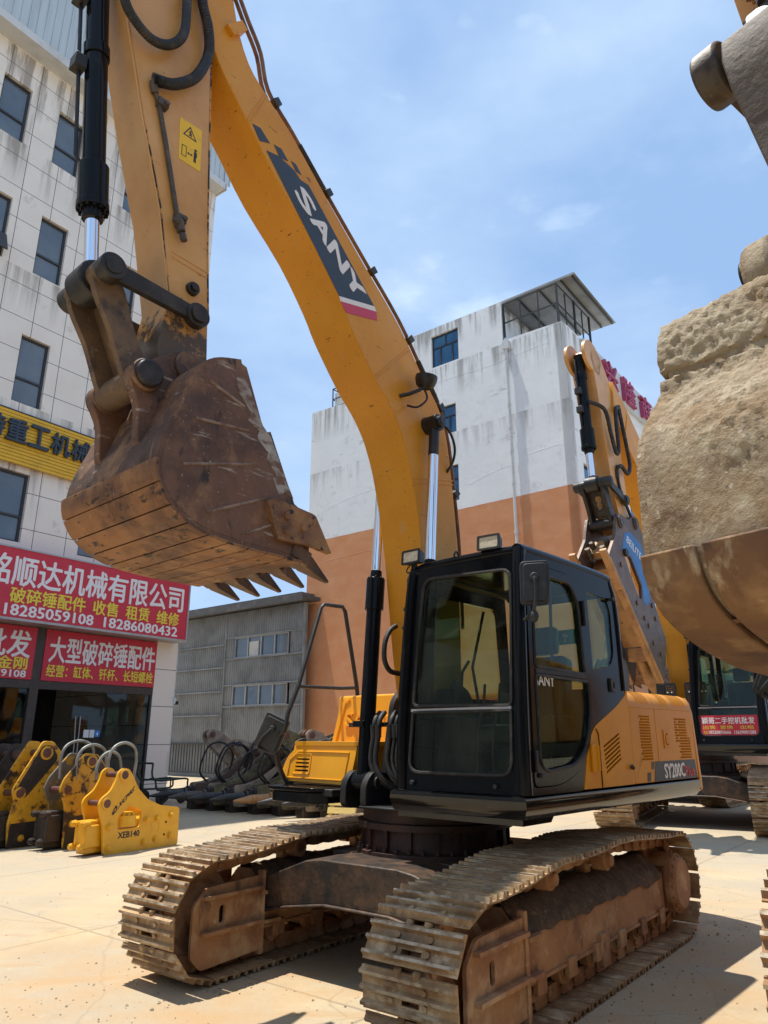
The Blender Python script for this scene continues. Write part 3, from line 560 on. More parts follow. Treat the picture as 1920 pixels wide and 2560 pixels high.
# ------------------------------------------------------------------ cab, deck and engine house (local: x forward, y left, z up)
def dirp(x0, z0, x1, z1, n=1): return [(x0 + (x1 - x0) * i / n, z0 + (z1 - z0) * i / n) for i in range(n + 1)]
def make_cab(root):
    DOOR = rnd([(.635, 1.27), (.595, 2.80), (-.06, 2.80), (-.22, 2.68), (-.26, 2.4), (-.28, 1.86), (-.19, 1.52), (.02, 1.34), (.30, 1.27)], [.05, .10, .12, .12, .1, .1, .12, .12, .1])
    DOORH = rnd([(.643, 1.262), (.603, 2.808), (-.063, 2.808), (-.228, 2.684), (-.268, 2.4), (-.288, 1.856), (-.197, 1.514), (.016, 1.332), (.30, 1.262)], [.05, .10, .12, .12, .1, .1, .12, .12, .1])
    SIDE = rnd([(.70, 1.215), (.685, 1.8), (.62, 2.86), (.52, 2.91), (-.70, 2.91), (-.83, 2.82), (-.875, 2.35), (-.875, 1.90), (-.69, 1.805), (-.275, 1.645), (-.14, 1.52), (-.035, 1.215)], [.02, .1, .08, .08, .1, .1, .1, .05, .06, .08, .08, .02])
    GR = rnd([(-.335, 2.71), (-.69, 2.70), (-.745, 2.60), (-.74, 2.24), (-.66, 2.14), (-.345, 2.08)], [.03, .05, .06, .10, .12, .03])
    G1 = rnd([(.545, 2.055), (.515, 2.735), (-.04, 2.735), (-.155, 2.60), (-.185, 2.045)], [.03, .05, .12, .12, .03])
    G2 = rnd([(.545, 2.00), (.55, 1.42), (.47, 1.36), (.05, 1.395), (-.15, 1.54), (-.235, 1.80), (-.225, 1.99)], [.02, .06, .05, .12, .14, .1, .03])
    cab = MB()
    cab.plate(Lp(SIDE), .040, LEFT((0, 1.300, 0)), [Lp(DOORH), Lp(GR)])
    # front wall leans back; local plane: X = y, Y = up the slope
    FL = frame((.70, 0, 1.215), (0, 1, 0), (-.085, 0, 1.68))
    FO = rnd([(.215, 0), (1.335, 0), (1.335, 1.655), (.30, 1.655), (.235, 1.0)], [.02, .02, .10, .14, .1])
    W1 = rnd([(.345, .595), (1.225, .575), (1.245, 1.54), (.475, 1.575), (.42, 1.50)], [.05, .04, .09, .07, .12])
    W2 = rnd([(.315, .12), (1.215, .12), (1.22, .545), (.345, .55)], [.10, .10, .02, .02])
    cab.plate(FO, .035, FL, [W1, W2], -.035)
    # right wall with its big window, rear wall, floor, roof
    cab.plate(Lp(rnd([(.66, 1.215), (.60, 2.86), (-.80, 2.86), (-.86, 1.215)], .05)), .035, LEFT((0, .235, 0)), [Lp(rnd([(.56, 1.90), (.50, 2.72), (-.66, 2.72), (-.72, 1.90)], .09))])
    cab.plate(rnd([(.27, 1.215), (1.30, 1.215), (1.30, 2.86), (.30, 2.86)], .05), .03, FRONT((-.865, 0, 0)), [rr(.38, 1.24, 1.98, 2.74, .08)])
    cab.box(-.84, .66, .25, 1.30, 1.215, 1.235)
    roof = rr(-.80, .585, .30, 1.315, .09)
    cab.plate(roof, .05, Matrix.Translation((0, 0, 2.865)))
    # rounded corner posts and roof rails
    cab.tube([(.695, 1.312, 1.22), (.69, 1.312, 1.75), (.625, 1.312, 2.78), (.585, 1.305, 2.87), (.50, 1.30, 2.895), (-.66, 1.30, 2.89), (-.79, 1.305, 2.83), (-.85, 1.312, 2.60), (-.86, 1.312, 1.95)], .046, 12, smooth=5)
    cab.tube([(.69, .245, 1.22), (.685, .25, 1.75), (.625, .31, 2.76), (.59, .36, 2.86), (.575, .48, 2.895), (.575, 1.2, 2.895), (.585, 1.305, 2.875)], .042, 12, smooth=5)
    cab.tube([(-.79, .32, 2.84), (-.80, 1.29, 2.84)], .045, 10).tube([(.58, .33, 2.88), (-.76, .32, 2.86)], .045, 10)
    c = cab.build('cab', mBLK, root, .006)
    d = MB().plate(Lp(DOOR), .046, LEFT((0, 1.302, 0)), [Lp(G1), Lp(G2)])
    door = d.build('cab_door', mBLK, c, .006)
    MB().plate(Lp(rnd([(.538, 2.06), (.508, 2.728), (-.038, 2.728), (-.15, 2.60), (-.18, 2.05)], [.03, .05, .12, .12, .03])), .005, LEFT((0, 1.322, 0))).build('upper_pane', mCGL, door)
    MB().plate(Lp(rnd([(.54, 1.995), (.545, 1.42), (.47, 1.365), (.05, 1.40), (-.145, 1.54), (-.23, 1.80), (-.22, 1.985)], [.02, .06, .05, .12, .14, .1, .03])), .005, LEFT((0, 1.322, 0))).build('lower_pane', mCGL, door)
    tr = MB()
    for P in (G1, G2):
        for i in range(len(P)): tr.cyl((P[i - 1][0], 1.349, P[i - 1][1]), (P[i][0], 1.349, P[i][1]), .011, n=6)
    tr.box(.545, -.20, 1.345, 1.356, 2.012, 2.042)
    tr.tube([(.24, 1.31, 2.07), (.19, 1.31, 2.72)], .012, 6)
    tr.build('door_seal', mRUB, door)
    MB().text('SANY', LEFT((.525, 1.3285, 1.93)), .27, .08, .002, .006).build('lettering', mWLET, door)
    lt = MB().box(-.70, -.60, 1.335, 1.352, 1.93, 2.04)
    lt.plate(rr(.605, .685, 1.935, 2.035, .03), .02, LEFT((0, 1.338, 0)), [rr(.625, .668, 1.96, 2.01, .015)])
    lt.build('door_latch', mBLKM, c, .006)
    MB().box(-.245, -.215, 1.345, 1.375, 2.42, 2.62).build('door_hinge', mBLKM, door, .008); MB().box(.60, .63, 1.345, 1.37, 1.36, 1.50).build('door_hinge', mBLKM, door, .008)
    MB().plate(Lp(rnd([(-.34, 2.705), (-.685, 2.695), (-.738, 2.60), (-.733, 2.24), (-.655, 2.145), (-.35, 2.087)], [.03, .05, .06, .10, .12, .03])), .006, LEFT((0, 1.325, 0))).build('side_window', mCGL, c)
    MB().plate(rnd([(.352, .602), (1.22, .582), (1.238, 1.535), (.478, 1.568), (.425, 1.497)], [.05, .04, .09, .07, .12]), .006, FL, (), -.012).build('windscreen', mCGL, c)
    MB().plate(rnd([(.322, .127), (1.208, .127), (1.213, .54), (.35, .545)], [.10, .10, .02, .02]), .006, FL, (), -.012).build('lower_windscreen', mCGL, c)
    sl = MB()
    for P in (W1, W2):
        for i in range(len(P)): sl.cyl(FL @ V((P[i - 1][0], P[i - 1][1], .004)), FL @ V((P[i][0], P[i][1], .004)), .013, n=6)
    sl.build('windscreen_seal', mRUB, c)
    MB().box(.33, 1.225, .553, .572, -.002, .012, FL).build('window_bar', mALU, c)
    MB().plate(Lp(rnd([(.556, 1.905), (.497, 2.715), (-.656, 2.715), (-.714, 1.905)], .09)), .005, LEFT((0, .25, 0))).build('right_window', mCGL, c)
    MB().plate(rr(.385, 1.235, 1.985, 2.735, .08), .005, FRONT((-.852, 0, 0))).build('rear_window', mCGL, c)
    st = MB().box(.74, .96, 2.37, 2.50, 0, .003, FRONT((-.842, 0, 0)))
    s_ = st.build('exit_sticker', mat("exit_green", [(.01, .26, .07)], .5), c)
    MB().plate([(.845, 2.39), (.858, 2.39), (.858, 2.45), (.878, 2.432), (.878, 2.448), (.8515, 2.475), (.825, 2.448), (.825, 2.432), (.845, 2.45)], .002, FRONT((-.839, 0, 0))).build('arrow', mWLET, s_)
    # wiper, bolts, lifting eye, lamps
    wp = MB().tube([FL @ V((.45, 1.50, .02)), FL @ V((.40, 1.1, .025)), FL @ V((.38, .80, .02))], .008, 6)
    wp.build('wiper', mBLKM, c)
    for (y, h) in ((.255, 1.35), (.245, 1.2), (.235, .55), (.24, .68), (1.30, 1.50), (1.29, .62), (.36, .05), (1.09, .05)): MB().cyl(FL @ V((y, h, 0)), FL @ V((y, h, .03)), .016, n=10).build('cab_bolt', mGREY, c, .003)
    for p, q in (((.55, 1.33, 2.72), (.55, 1.365, 2.72)), ((-.74, 1.345, 2.70), (-.74, 1.385, 2.70)), ((.56, 1.345, 1.34), (.56, 1.37, 1.34))): MB().cyl(p, q, .016, n=10).build('cab_bolt', mGREY, c, .003)
    wp = MB().tube([(-.30 + .045 * cos(a / 6 * pi), 1.05, 2.93 + .07 * sin(a / 6 * pi)) for a in range(7)], .012, 8); wp.build('lifting_eye', mBLKM, c)
    wp = MB().tube([(.57 + .03 * cos(a / 6 * pi), .72, 2.93 + .05 * sin(a / 6 * pi)) for a in range(7)], .008, 8)
    wp.build('lifting_eye', mBLKM, c)
    for y in (.33, 1.06):
        lm = MB(); M = frame((.66, y, 2.985), (0, 1, 0), (-.10, 0, 1)) if y < .5 else frame((.62, y, 2.985), (-.12, 1, 0), (-.10, 0, 1))
        lm.add([(-.09, -.055, 0), (.09, -.055, 0), (.09, .055, 0), (-.09, .055, 0), (-.07, -.04, -.085), (.07, -.04, -.085), (.07, .04, -.085), (-.07, .04, -.085)], [(0, 1, 2, 3), (7, 6, 5, 4), (0, 4, 5, 1), (1, 5, 6, 2), (2, 6, 7, 3), (3, 7, 4, 0)], M)
        lm.plate(rr(-.095, .095, -.06, .06, .012), .014, M, [rr(-.078, .078, -.044, .044, .01)], -.002)
        lm.box(-.02, .02, -.10, -.04, -.06, -.03, M)
        lm.tube([M @ V(p) for p in ((-.05, -.02, -.08), (-.08, -.08, -.05), (-.05, -.12, -.03), (.02, -.10, -.05))], .006, 6, smooth=4)
        lo = lm.build('work_lamp', mBLKM, c, .006)
        MB().plate(rr(-.08, .08, -.046, .046, .01), .003, M, (), .003).build('lens', mLENS, lo)
    # mirror on the left front post
    mi = MB(); MM = frame((.70, 1.475, 2.60), (-.55, .84, 0), (-.06, 0, 1))
    mi.plate(rnd([(-.105, -.155), (.095, -.15), (.105, .155), (-.095, .15)], .035), .05, MM, (), -.01)
    mi.plate(rnd([(-.085, -.135), (.075, -.13), (.085, .135), (-.075, .13)], .03), .02, MM, (), .035)
    mi.cyl(MM @ V((0, .03, .05)), MM @ V((0, .03, .085)), .035, .028, 16)
    mi.tube([MM @ V((0, .03, .08)), MM @ V((.0, -.10, .075)), MM @ V((-.02, -.20, .05)), (.70, 1.40, 2.37), (.66, 1.345, 2.36)], .013, 8, smooth=4)
    mi.add([tuple(MM @ V((-.02 + .035 * cos(a * pi / 5) * cos(b * pi / 8), -.235 + .045 * sin(b * pi / 8), .03 + .035 * sin(a * pi / 5) * cos(b * pi / 8)))) for b in range(-4, 5) for a in range(10)], [(b * 10 + a, b * 10 + (a + 1) % 10, b * 10 + 10 + (a + 1) % 10, b * 10 + 10 + a) for b in range(8) for a in range(10)])
    mi.build('side_mirror', mGREY, c, .012)
    # inside: seat, consoles, levers
    se = MB().box(-.42, .10, .52, 1.02, 1.52, 1.68).add(*MB().box(-.09, .09, -.25, .25, 0, .62).args(), M=Matrix.Translation((-.46, .77, 1.62)) @ Matrix.Rotation(radians(-10), 4, 'Y'))
    se.add(*MB().box(-.06, .06, -.14, .14, 0, .24).args(), M=Matrix.Translation((-.58, .77, 2.26)) @ Matrix.Rotation(radians(-6), 4, 'Y')).box(-.35, .05, .60, .94, 1.235, 1.52)
    se.build('driver_seat', mBLKM, c, .04, seg=3)
    co = MB().box(-.3, .25, .33, .47, 1.45, 1.74).box(-.3, .25, 1.06, 1.18, 1.45, 1.74).box(.05, .35, .30, .40, 1.74, 1.95).box(-.82, -.55, .32, 1.2, 1.235, 1.95)
    for y in (.40, 1.12): co.tube([(.18, y, 1.74), (.22, y, 1.85), (.20, y, 1.92)], .014, 8).cyl((.20, y, 1.90), (.19, y, 2.02), .026, .03, 10)
    for y in (.70, .84): co.tube([(.36, y, 1.25), (.34, y, 1.62), (.26, y, 1.80), (.22, y, 1.98)], .012, 8, smooth=4)
    co.tube([(-.2, .36, 1.74), (-.1, .36, 2.15), (-.30, .36, 2.65)], .014, 8).tube([(.1, .36, 1.76), (.05, .36, 2.1), (-.05, .36, 2.2)], .014, 8)
    co.build('control_console', mBLKM, c, .012)
    return c
MB.args = lambda s: (s.v, s.f)

def grid_holes(x0, x1, z0, z1, nx, nz, skip=lambda i, k: False, fill=(.74, .66)):
    H = []
    for i in range(nx):
        for k in range(nz):
            if skip(i, k): continue
            a = x0 + (x1 - x0) * (i + .5) / nx; b = z0 + (z1 - z0) * (k + .5) / nz; w_ = abs(x1 - x0) / nx * fill[0] / 2; h = (z1 - z0) / nz * fill[1] / 2
            H.append([(a - w_, b - h), (a + w_, b - h), (a + w_, b + h), (a - w_, b + h)])
    return H
def make_house(root):
    D = MB()
    D.box(-2.30, .28, -1.30, 1.26, 1.075, 1.20).box(-.5, .66, .22, 1.30, 1.075, 1.20).box(.2, .70, -1.26, -.50, 1.12, 1.178)
    for y in (-.425, -.20, .20, .425):                                                      # lugs for the boom and its cylinders
        D.prism(rnd([(.20, 1.0), (.66, 1.05), (.65, 1.24), (.56, 1.33), (.40, 1.31), (.10, 1.20)], .06), y - .032, y + .032)
    for y in (-.29, .29): D.prism(rnd([(-.4, 1.1), (.35, 1.1), (.20, 1.9), (.05, 2.02), (-.12, 1.95)], .08), y - .03, y + .03)
    for y in (-.31, .31): D.cyl((.525, y - .17, 1.235), (.525, y + .17, 1.235), .05, n=18)
    D.box(.28, .66, -.24, .24, 1.05, 1.07)
    D.build('deck_frame', mBLKM, root, .008)
    sk = MB()
    loop = [(-2.31, 0), (.765, 0)]                      # swept section: upright lip, belly, under-cut lower half
    sec = [(-.045, 1.212), (.0, 1.205), (.006, 1.15), (-.03, 1.085), (-.045, 1.07), (-.09, 1.07)]
    A_ = [(-2.31, 1.352 + o, z) for o, z in sec]; B_ = [(.765 + o, 1.352 + o, z) for o, z in sec]; C_ = [(.765 + o, .19, z) for o, z in sec]; m_ = len(sec)
    sk.add(A_ + B_ + C_, [(k, k + 1, k + 1 + m_, k + m_) for k in range(m_ - 1)] + [(m_ + k, m_ + k + 1, 2 * m_ + k + 1, 2 * m_ + k) for k in range(m_ - 1)])
    sk.prism([(.70, 1.03), (.70, 1.068), (.3, 1.068), (.34, 1.03)], .21, 1.28)
    sk.build('side_skirt', mGLOSS, root)
    stp = MB()                                                                              # step with a saw-tooth edge in front of the tool box
    stp.plate(rnd([(.66, -1.30), (.80, -1.18), (.80, -.66), (.64, -.55), (.3, -.55), (.3, -1.30)], .06), .03, Matrix.Translation((0, 0, 1.155)))
    stp.plate(rnd([(.66, -1.28), (.78, -1.16), (.78, -.66), (.64, -.57), (.3, -.57), (.3, -1.28)], .06), .085, Matrix.Translation((0, 0, 1.065)))
    for i in range(20): stp.box(.803, .818, -1.17 + i * .026, -1.157 + i * .026, 1.165, 1.19)
    stp.build('front_step', mBLK, root, .006)
    # tool box: sloping front with a raised field and four slots
    tb = MB(); F = frame((.50, 0, 1.19), (0, 1, 0), (-.05, 0, .33))
    tb.plate(rnd([(-1.325, .02), (-.53, .01), (-.50, .05), (-.46, .325), (-1.21, .325), (-1.34, .23), (-1.40, .07)], [.04, .05, .05, .03, .05, .06, .05]), .03, F, [rr(-1.215 + .03 * .0, -1.035, .105 + i * .032, .120 + i * .032, .006) for i in range(4)], -.03)
    tb.prism([(.46, 1.19), (.42, 1.51), (-.08, 1.51), (-.08, 1.19)], -1.30, -.50)
    tb.plate(rr(-1.28, -.44, -.30, .46, .05), .035, Matrix(((0, 1, 0, 0), (1, 0, 0, 0), (0, 0, 1, 1.512), (0, 0, 0, 1))))
    tbo = tb.build('tool_box', mTOOL, root, .028, seg=4)
    MB().tube([F @ V(p) for p in ((-1.30, .05, .003), (-.60, .045, .003), (-.57, .08, .003), (-.545, .27, .003), (-1.18, .275, .003), (-1.29, .20, .003), (-1.30, .05, .003))], .006, 6).tube([F @ V((p[0], p[1], .002)) for p in rr(-1.235, -1.015, .085, .255, .02)], .005, 6).build('panel_bead', mTOOL, tbo)
    MB().box(-1.22, -1.03, .10, .24, -.06, -.031, F).build('slot_backing', mINT, tbo)
    # fuel tank behind it, embossed lettering
    tk = MB(); T = frame((-.01, 0, 1.515), (0, 1, 0), (-.06, 0, .46))
    tk.plate(rnd([(-1.27, 0), (-.42, 0), (-.42, .455), (-1.10, .455), (-1.20, .38)], [.03, .03, .04, .12, .12]), .06, T, (), -.06)
    tk.prism(rnd([(-.06, 1.2), (-.08, 1.97), (-.9, 1.97), (-.9, 1.2)], .04), -1.24, -.42)
    tko = tk.build('fuel_tank', mTOOL, root, .035, seg=4)
    MB().text('SANY', T @ Matrix.Translation((-1.09, .17, -.001)), .62, .12, .016, .01).build('embossed_lettering', mTOOL, tko)
    MB().tube([T @ V((-1.20, .03, .002)), T @ V((-1.12, .38, .002)), T @ V((-1.06, .42, .002))], .012, 8).build('panel_bead', mTOOL, tko)
    hr = MB().tube([(.62, -1.22, 1.62), (.58, -1.22, 1.80), (.47, -1.22, 2.03), (.21, -1.22, 2.80), (.17, -1.22, 2.845), (-.09, -1.22, 2.855), (-.13, -1.22, 2.81), (-.31, -1.22, 2.08), (-.33, -1.22, 1.95)], .021, 10)
    hr.tube([(.46, -1.22, 2.035), (-.10, -1.22, 2.045), (-.31, -1.22, 2.06)], .017, 10).cyl((-.33, -1.22, 1.93), (-.33, -1.22, 1.98), .03)
    hr.tube([(.62, -1.22, 1.64), (.62, -1.30, 1.58), (.60, -1.34, 1.48), (.58, -1.33, 1.36), (.52, -1.30, 1.22), (.46, -1.26, 1.18)], .024, 10, smooth=4)
    hro = hr.build('handrail', mBLKM, root)
    mm_ = MB(); MM = frame((.63, -1.365, 1.62), (-.50, .86, -.45), (-.12, .55, 1))
    mm_.plate(rnd([(-.125, -.165), (.115, -.165), (.125, .165), (-.115, .165)], .03), .035, MM, (), 0).plate(rnd([(-.105, -.14), (.095, -.14), (.105, .14), (-.095, .14)], .03), .018, MM, (), .03)
    mm_.cyl(MM @ V((0, .05, .04)), MM @ V((0, .05, .075)), .032, .026, 14).tube([MM @ V((0, .05, .07)), MM @ V((-.05, -.06, .09)), MM @ V((-.06, -.16, .05)), (.60, -1.34, 1.44)], .014, 8, smooth=4)
    mm_.build('rail_mirror', mGREY, hro, .01)
    # engine house: side panels with real grilles over a dark core
    h = MB().prism([(-.92, 1.215), (-.92, 1.96), (-2.32, 1.94), (-2.32, 1.215)], .25, 1.262)
    h.build('engine_core', mINT, root)
    P1 = rnd([(-.05, 1.222), (-.155, 1.53), (-.285, 1.66), (-.695, 1.82), (-.885, 1.92), (-.90, 1.955), (-.918, 1.955), (-.918, 1.222)], [.01, .05, .06, .06, .04, .01, .01, .01])
    sl = []
    for i in range(7):
        a = (-.425 + i * .003, 1.345 + i * .031 - .02); b = (-.70, 1.475 + i * .031 - .05); q = .0085
        u = V((b[0] - a[0], b[1] - a[1])).normalized(); nn = V((-u.y, u.x)) * q
        sl.append([(a[0] - nn.x, a[1] - nn.y), (b[0] - nn.x, b[1] - nn.y), (b[0] + nn.x, b[1] + nn.y), (a[0] + nn.x, a[1] + nn.y)])
    p = MB().plate(Lp(P1), .03, LEFT((0, 1.312, 0)), [Lp(q) for q in sl]); pan = p.build('front_side_door', mHOOD, root, .004)
    MB().box(-.27, -.18, 1.342, 1.362, 1.335, 1.535).cyl((-.265, 1.36, 1.34), (-.265, 1.36, 1.53), .016, n=10).build('door_hinge', mHOOD, pan, .006)
    MB().prism([(-.33, 1.222), (-.335, 1.62), (-.34, 1.62), (-.337, 1.222)], 1.3425, 1.3445).tube([(-.335, 1.345, 1.23), (-.335, 1.345, 1.60), (-.30, 1.345, 1.645)], .004, 6).build('door_gap', mINT, pan)
    MB().box(-.90, -.40, 1.295, 1.300, 1.26, 1.70).build('slot_backing', mINT, pan)
    def sidepanel(x0, x1, holes, name):
        q = MB().plate(Lp([(x0, 1.222), (x0, 1.82), (x1, 1.82), (x1, 1.222)]), .026, LEFT((0, 1.314, 0)), [Lp(hh) for hh in holes])
        o = q.build(name, mHOOD, root, .003)
        return o
    g1 = grid_holes(-1.10, -1.325, 1.395, 1.765, 8, 16, lambda i, k: (k < 4 and i < 1 and k % 2) or (i == 0 and k == 14))
    sp2 = sidepanel(-.926, -1.437, g1, 'middle_side_door')
    g2 = grid_holes(-1.87, -2.22, 1.395, 1.755, 11, 15, lambda i, k: (i < 2 and k < 6) or (i > 8 and k > 7) or (i == 2 and k % 2))
    sp3 = sidepanel(-1.445, -2.318, g2, 'rear_side_door')
    MB().plate(rr(1.585, 1.685, 1.49, 1.645, .015), .008, LEFT((0, 1.340, 0)), [rr(1.61, 1.67, 1.515, 1.62, .012)]).box(-1.665, -1.63, 1.338, 1.35, 1.53, 1.60).build('door_latch', mHOOD, sp3, .004)
    MB().cyl((-.86, 1.345, 1.36), (-.86, 1.37, 1.34), .02, .012, 10).build('rubber_stop', mRUB, pan)
    # curved shoulder and top of the hood
    prof = [(1.34, 1.824), (1.336, 1.865), (1.318, 1.91), (1.285, 1.945), (1.24, 1.966), (1.15, 1.976), (-1.20, 1.976)]
    def shoulder(x0, x1, name, slots):
        q = MB(); pts = [(a - .0, b) for a, b in prof]; inn = [(a - .02, b - .025) for a, b in prof]
        xs = [x0]
        for a, b in sorted(slots, key=lambda t: -t[0]): xs += [a, b]
        xs.append(x1)
        for i in range(len(xs) - 1):
            a, b = xs[i], xs[i + 1]; isslot = i % 2 == 1
            rng = [(0, len(prof))] if not isslot else [(0, 2), (5, len(prof))]
            for r0, r1 in rng:
                if r1 - r0 < 2: continue
                P_ = pts[r0:r1] + inn[r0:r1][::-1]; m_ = len(P_)
                q.add([(a, y, z) for y, z in P_] + [(b, y, z) for y, z in P_], [tuple(range(m_)), tuple(range(2 * m_ - 1, m_ - 1, -1))] + [(k, k + m_, (k + 1) % m_ + m_, (k + 1) % m_) for k in range(m_)])
        return q.build(name, mHOOD, root, 0, sharp=32)
    mk = lambda a, n_, s_: [(a - i * s_, a - i * s_ - s_ * .5) for i in range(n_)]
    shoulder(-.926, -1.437, 'hood_shoulder', mk(-1.10, 8, .032))
    shoulder(-1.445, -2.318, 'hood_shoulder', mk(-1.61, 5, .034) + mk(-1.88, 10, .034))
    shoulder(-.90, -.922, 'hood_shoulder', [])
    cw = MB(); pl = rnd([(-2.324, 1.348), (-2.40, 1.345), (-2.62, 1.15), (-2.78, .7), (-2.82, 0), (-2.78, -.7), (-2.62, -1.15), (-2.40, -1.33), (-2.324, -1.33)], [.01, .06, .2, .3, .3, .3, .2, .06, .01])
    n_ = len(pl); lv = [(1.09, .97), (1.12, .99), (1.2, 1), (1.80, .99), (1.90, .975), (1.95, .955)]
    vs = []
    for z, s_ in lv: vs += [(-2.324 + (p_[0] + 2.324) * (1 - (1 - s_) * 2.6), p_[1] * (s_ if z > 1.5 or z < 1.12 else 1), z) for p_ in pl]
    cw.add(vs, [(a * n_ + i, a * n_ + (i + 1) % n_, (a + 1) * n_ + (i + 1) % n_, (a + 1) * n_ + i) for a in range(len(lv) - 1) for i in range(n_)] + [tuple(range(n_))[::-1], tuple(range((len(lv) - 1) * n_, len(lv) * n_))])
    cw.build('counterweight', mHOOD, root, .006)
    hb = MB().box(-2.3, -.92, -1.26, .25, 1.21, 1.95).box(-.92, -.1, -.42, .22, 1.21, 1.55)
    hb.build('engine_hood', mHOOD, root, .02)
    gu = MB()                                                                                # slotted grey guard on the hood
    for x0 in (-1.86, -2.0):
        ho = [rr(.66 + a * .055, .685 + a * .055, .045 + b * .105, .115 + b * .105, .01) for a in range(2) for b in range(3)]
        gu.plate(rnd([(.60, 0), (.84, 0), (.83, .30), (.78, .37), (.68, .37), (.61, .30)], .03), .012, frame((x0, 0, 1.97), (0, 1, 0), (-.12, 0, 1)), ho)
    ho = [rr(1.875 + a * .05, 1.90 + a * .05, 2.03 + b * .10, 2.10 + b * .10, .01) for a in range(4) for b in range(3)]
    gu.plate(rnd([(1.85, 1.97), (2.10, 1.97), (2.14, 2.20), (2.08, 2.33), (1.92, 2.35), (1.84, 2.25)], .04), .012, LEFT((0, .83, 0)), [])
    gu.plate(rnd([(1.85, 1.97), (2.10, 1.97), (2.14, 2.20), (2.08, 2.33), (1.92, 2.35), (1.84, 2.25)], .04), .012, LEFT((0, .60, 0)), [])
    gu.build('exhaust_guard', mGREY, root, .004)
# ------------------------------------------------------------------ working equipment
BOOM_UNDER = [(.36, 3.0), (.45, 3.5), (.53, 3.82), (.585, 3.98), (.68, 4.18), (.82, 4.36), (1.01, 4.54), (1.29, 4.88), (1.44, 5.11), (1.73, 5.46), (2.13, 5.81), (2.42, 6.14), (2.65, 6.39), (2.77, 6.55), (2.86, 6.75), (2.98, 7.2), (3.12, 7.5)]
BOOM_TOP = [(2.9, 7.75), (2.72, 7.45), (2.62, 7.05), (2.48, 6.74), (2.29, 6.57), (2.01, 6.37), (1.57, 5.97), (1.15, 5.60), (.67, 5.19), (.34, 4.80), (.17, 4.63), (.07, 4.50), (-.01, 4.28), (-.05, 4.05), (-.115, 3.5), (-.13, 3.15), (-.14, 2.4), (-.10, 1.85), (.06, 1.72), (.20, 1.85), (.29, 2.4)]
ARM = [(2.97, 3.90), (2.985, 4.0), (2.935, 4.36), (3.07, 5.0), (3.265, 5.63), (3.45, 6.30), (3.60, 7.0), (3.70, 7.7), (3.62, 8.2), (3.35, 8.4), (2.95, 8.0), (2.86, 7.05), (2.80, 6.66), (2.745, 5.75), (2.685, 4.90), (2.635, 4.33), (2.615, 4.02), (2.66, 3.84), (2.79, 3.76), (2.92, 3.80)]
WRAP = [(2.60, 3.90), (2.80, 3.83), (2.93, 3.69), (3.02, 3.42), (3.10, 3.20), (3.12, 3.04), (3.08, 2.91), (2.98, 2.80), (2.80, 2.715), (2.52, 2.68), (2.24, 2.675), (1.97, 2.67)]
def offset(P, d):
    out_ = []
    for i in range(len(P)):
        a = V(P[max(i - 1, 0)]); b = V(P[min(i + 1, len(P) - 1)]); u = (b - a).normalized(); out_.append((P[i][0] - u.y * d, P[i][1] + u.x * d))
    return out_
def dense(P, n=4):
    Q = [V((p[0], 0, p[1])) for p in P]; out_ = []
    for i in range(len(Q) - 1):
        p0, p1, p2, p3 = Q[max(i - 1, 0)], Q[i], Q[i + 1], Q[min(i + 2, len(Q) - 1)]
        for k in range(n):
            t = k / n; v = .5 * ((2 * p1) + (p2 - p0) * t + (2 * p0 - 5 * p1 + 4 * p2 - p3) * t * t + (3 * p1 - p0 - 3 * p2 + p3) * t ** 3); out_.append((v.x, v.z))
    return out_ + [P[-1]]
def along(P, d):
    """point at arc length d"""
    for a, b in zip(P, P[1:]):
        L = (V(b) - V(a)).length
        if d <= L: return tuple(V(a).lerp(V(b), d / L))
        d -= L
    return P[-1]
def plen(P): return sum((V(b) - V(a)).length for a, b in zip(P, P[1:]))
def make_boom(root, m, hw=.22, under=BOOM_UNDER, top=BOOM_TOP):
    b = MB(); u, t = dense(under, 3), dense(top, 3); P = u + t
    b.prism(P, -hw, hw)
    o = b.build('boom', m, root, .008, sharp=50)
    w_ = MB()                                                             # weld seams on the visible side
    def seam(a, c): MB().tube([(a[0], hw + .001, a[1]), (c[0], hw + .001, c[1])], .006, 6).build('weld_seam', m, o)
    seam((.96, 4.53), (.52, 4.98)); seam((.98, 4.55), (.54, 5.0)); seam((.50, 3.70), (-.09, 3.83)); seam((.51, 3.74), (-.085, 3.87)); seam((2.44, 6.16), (2.28, 6.56)); seam((2.46, 6.19), (2.30, 6.58))
    return o
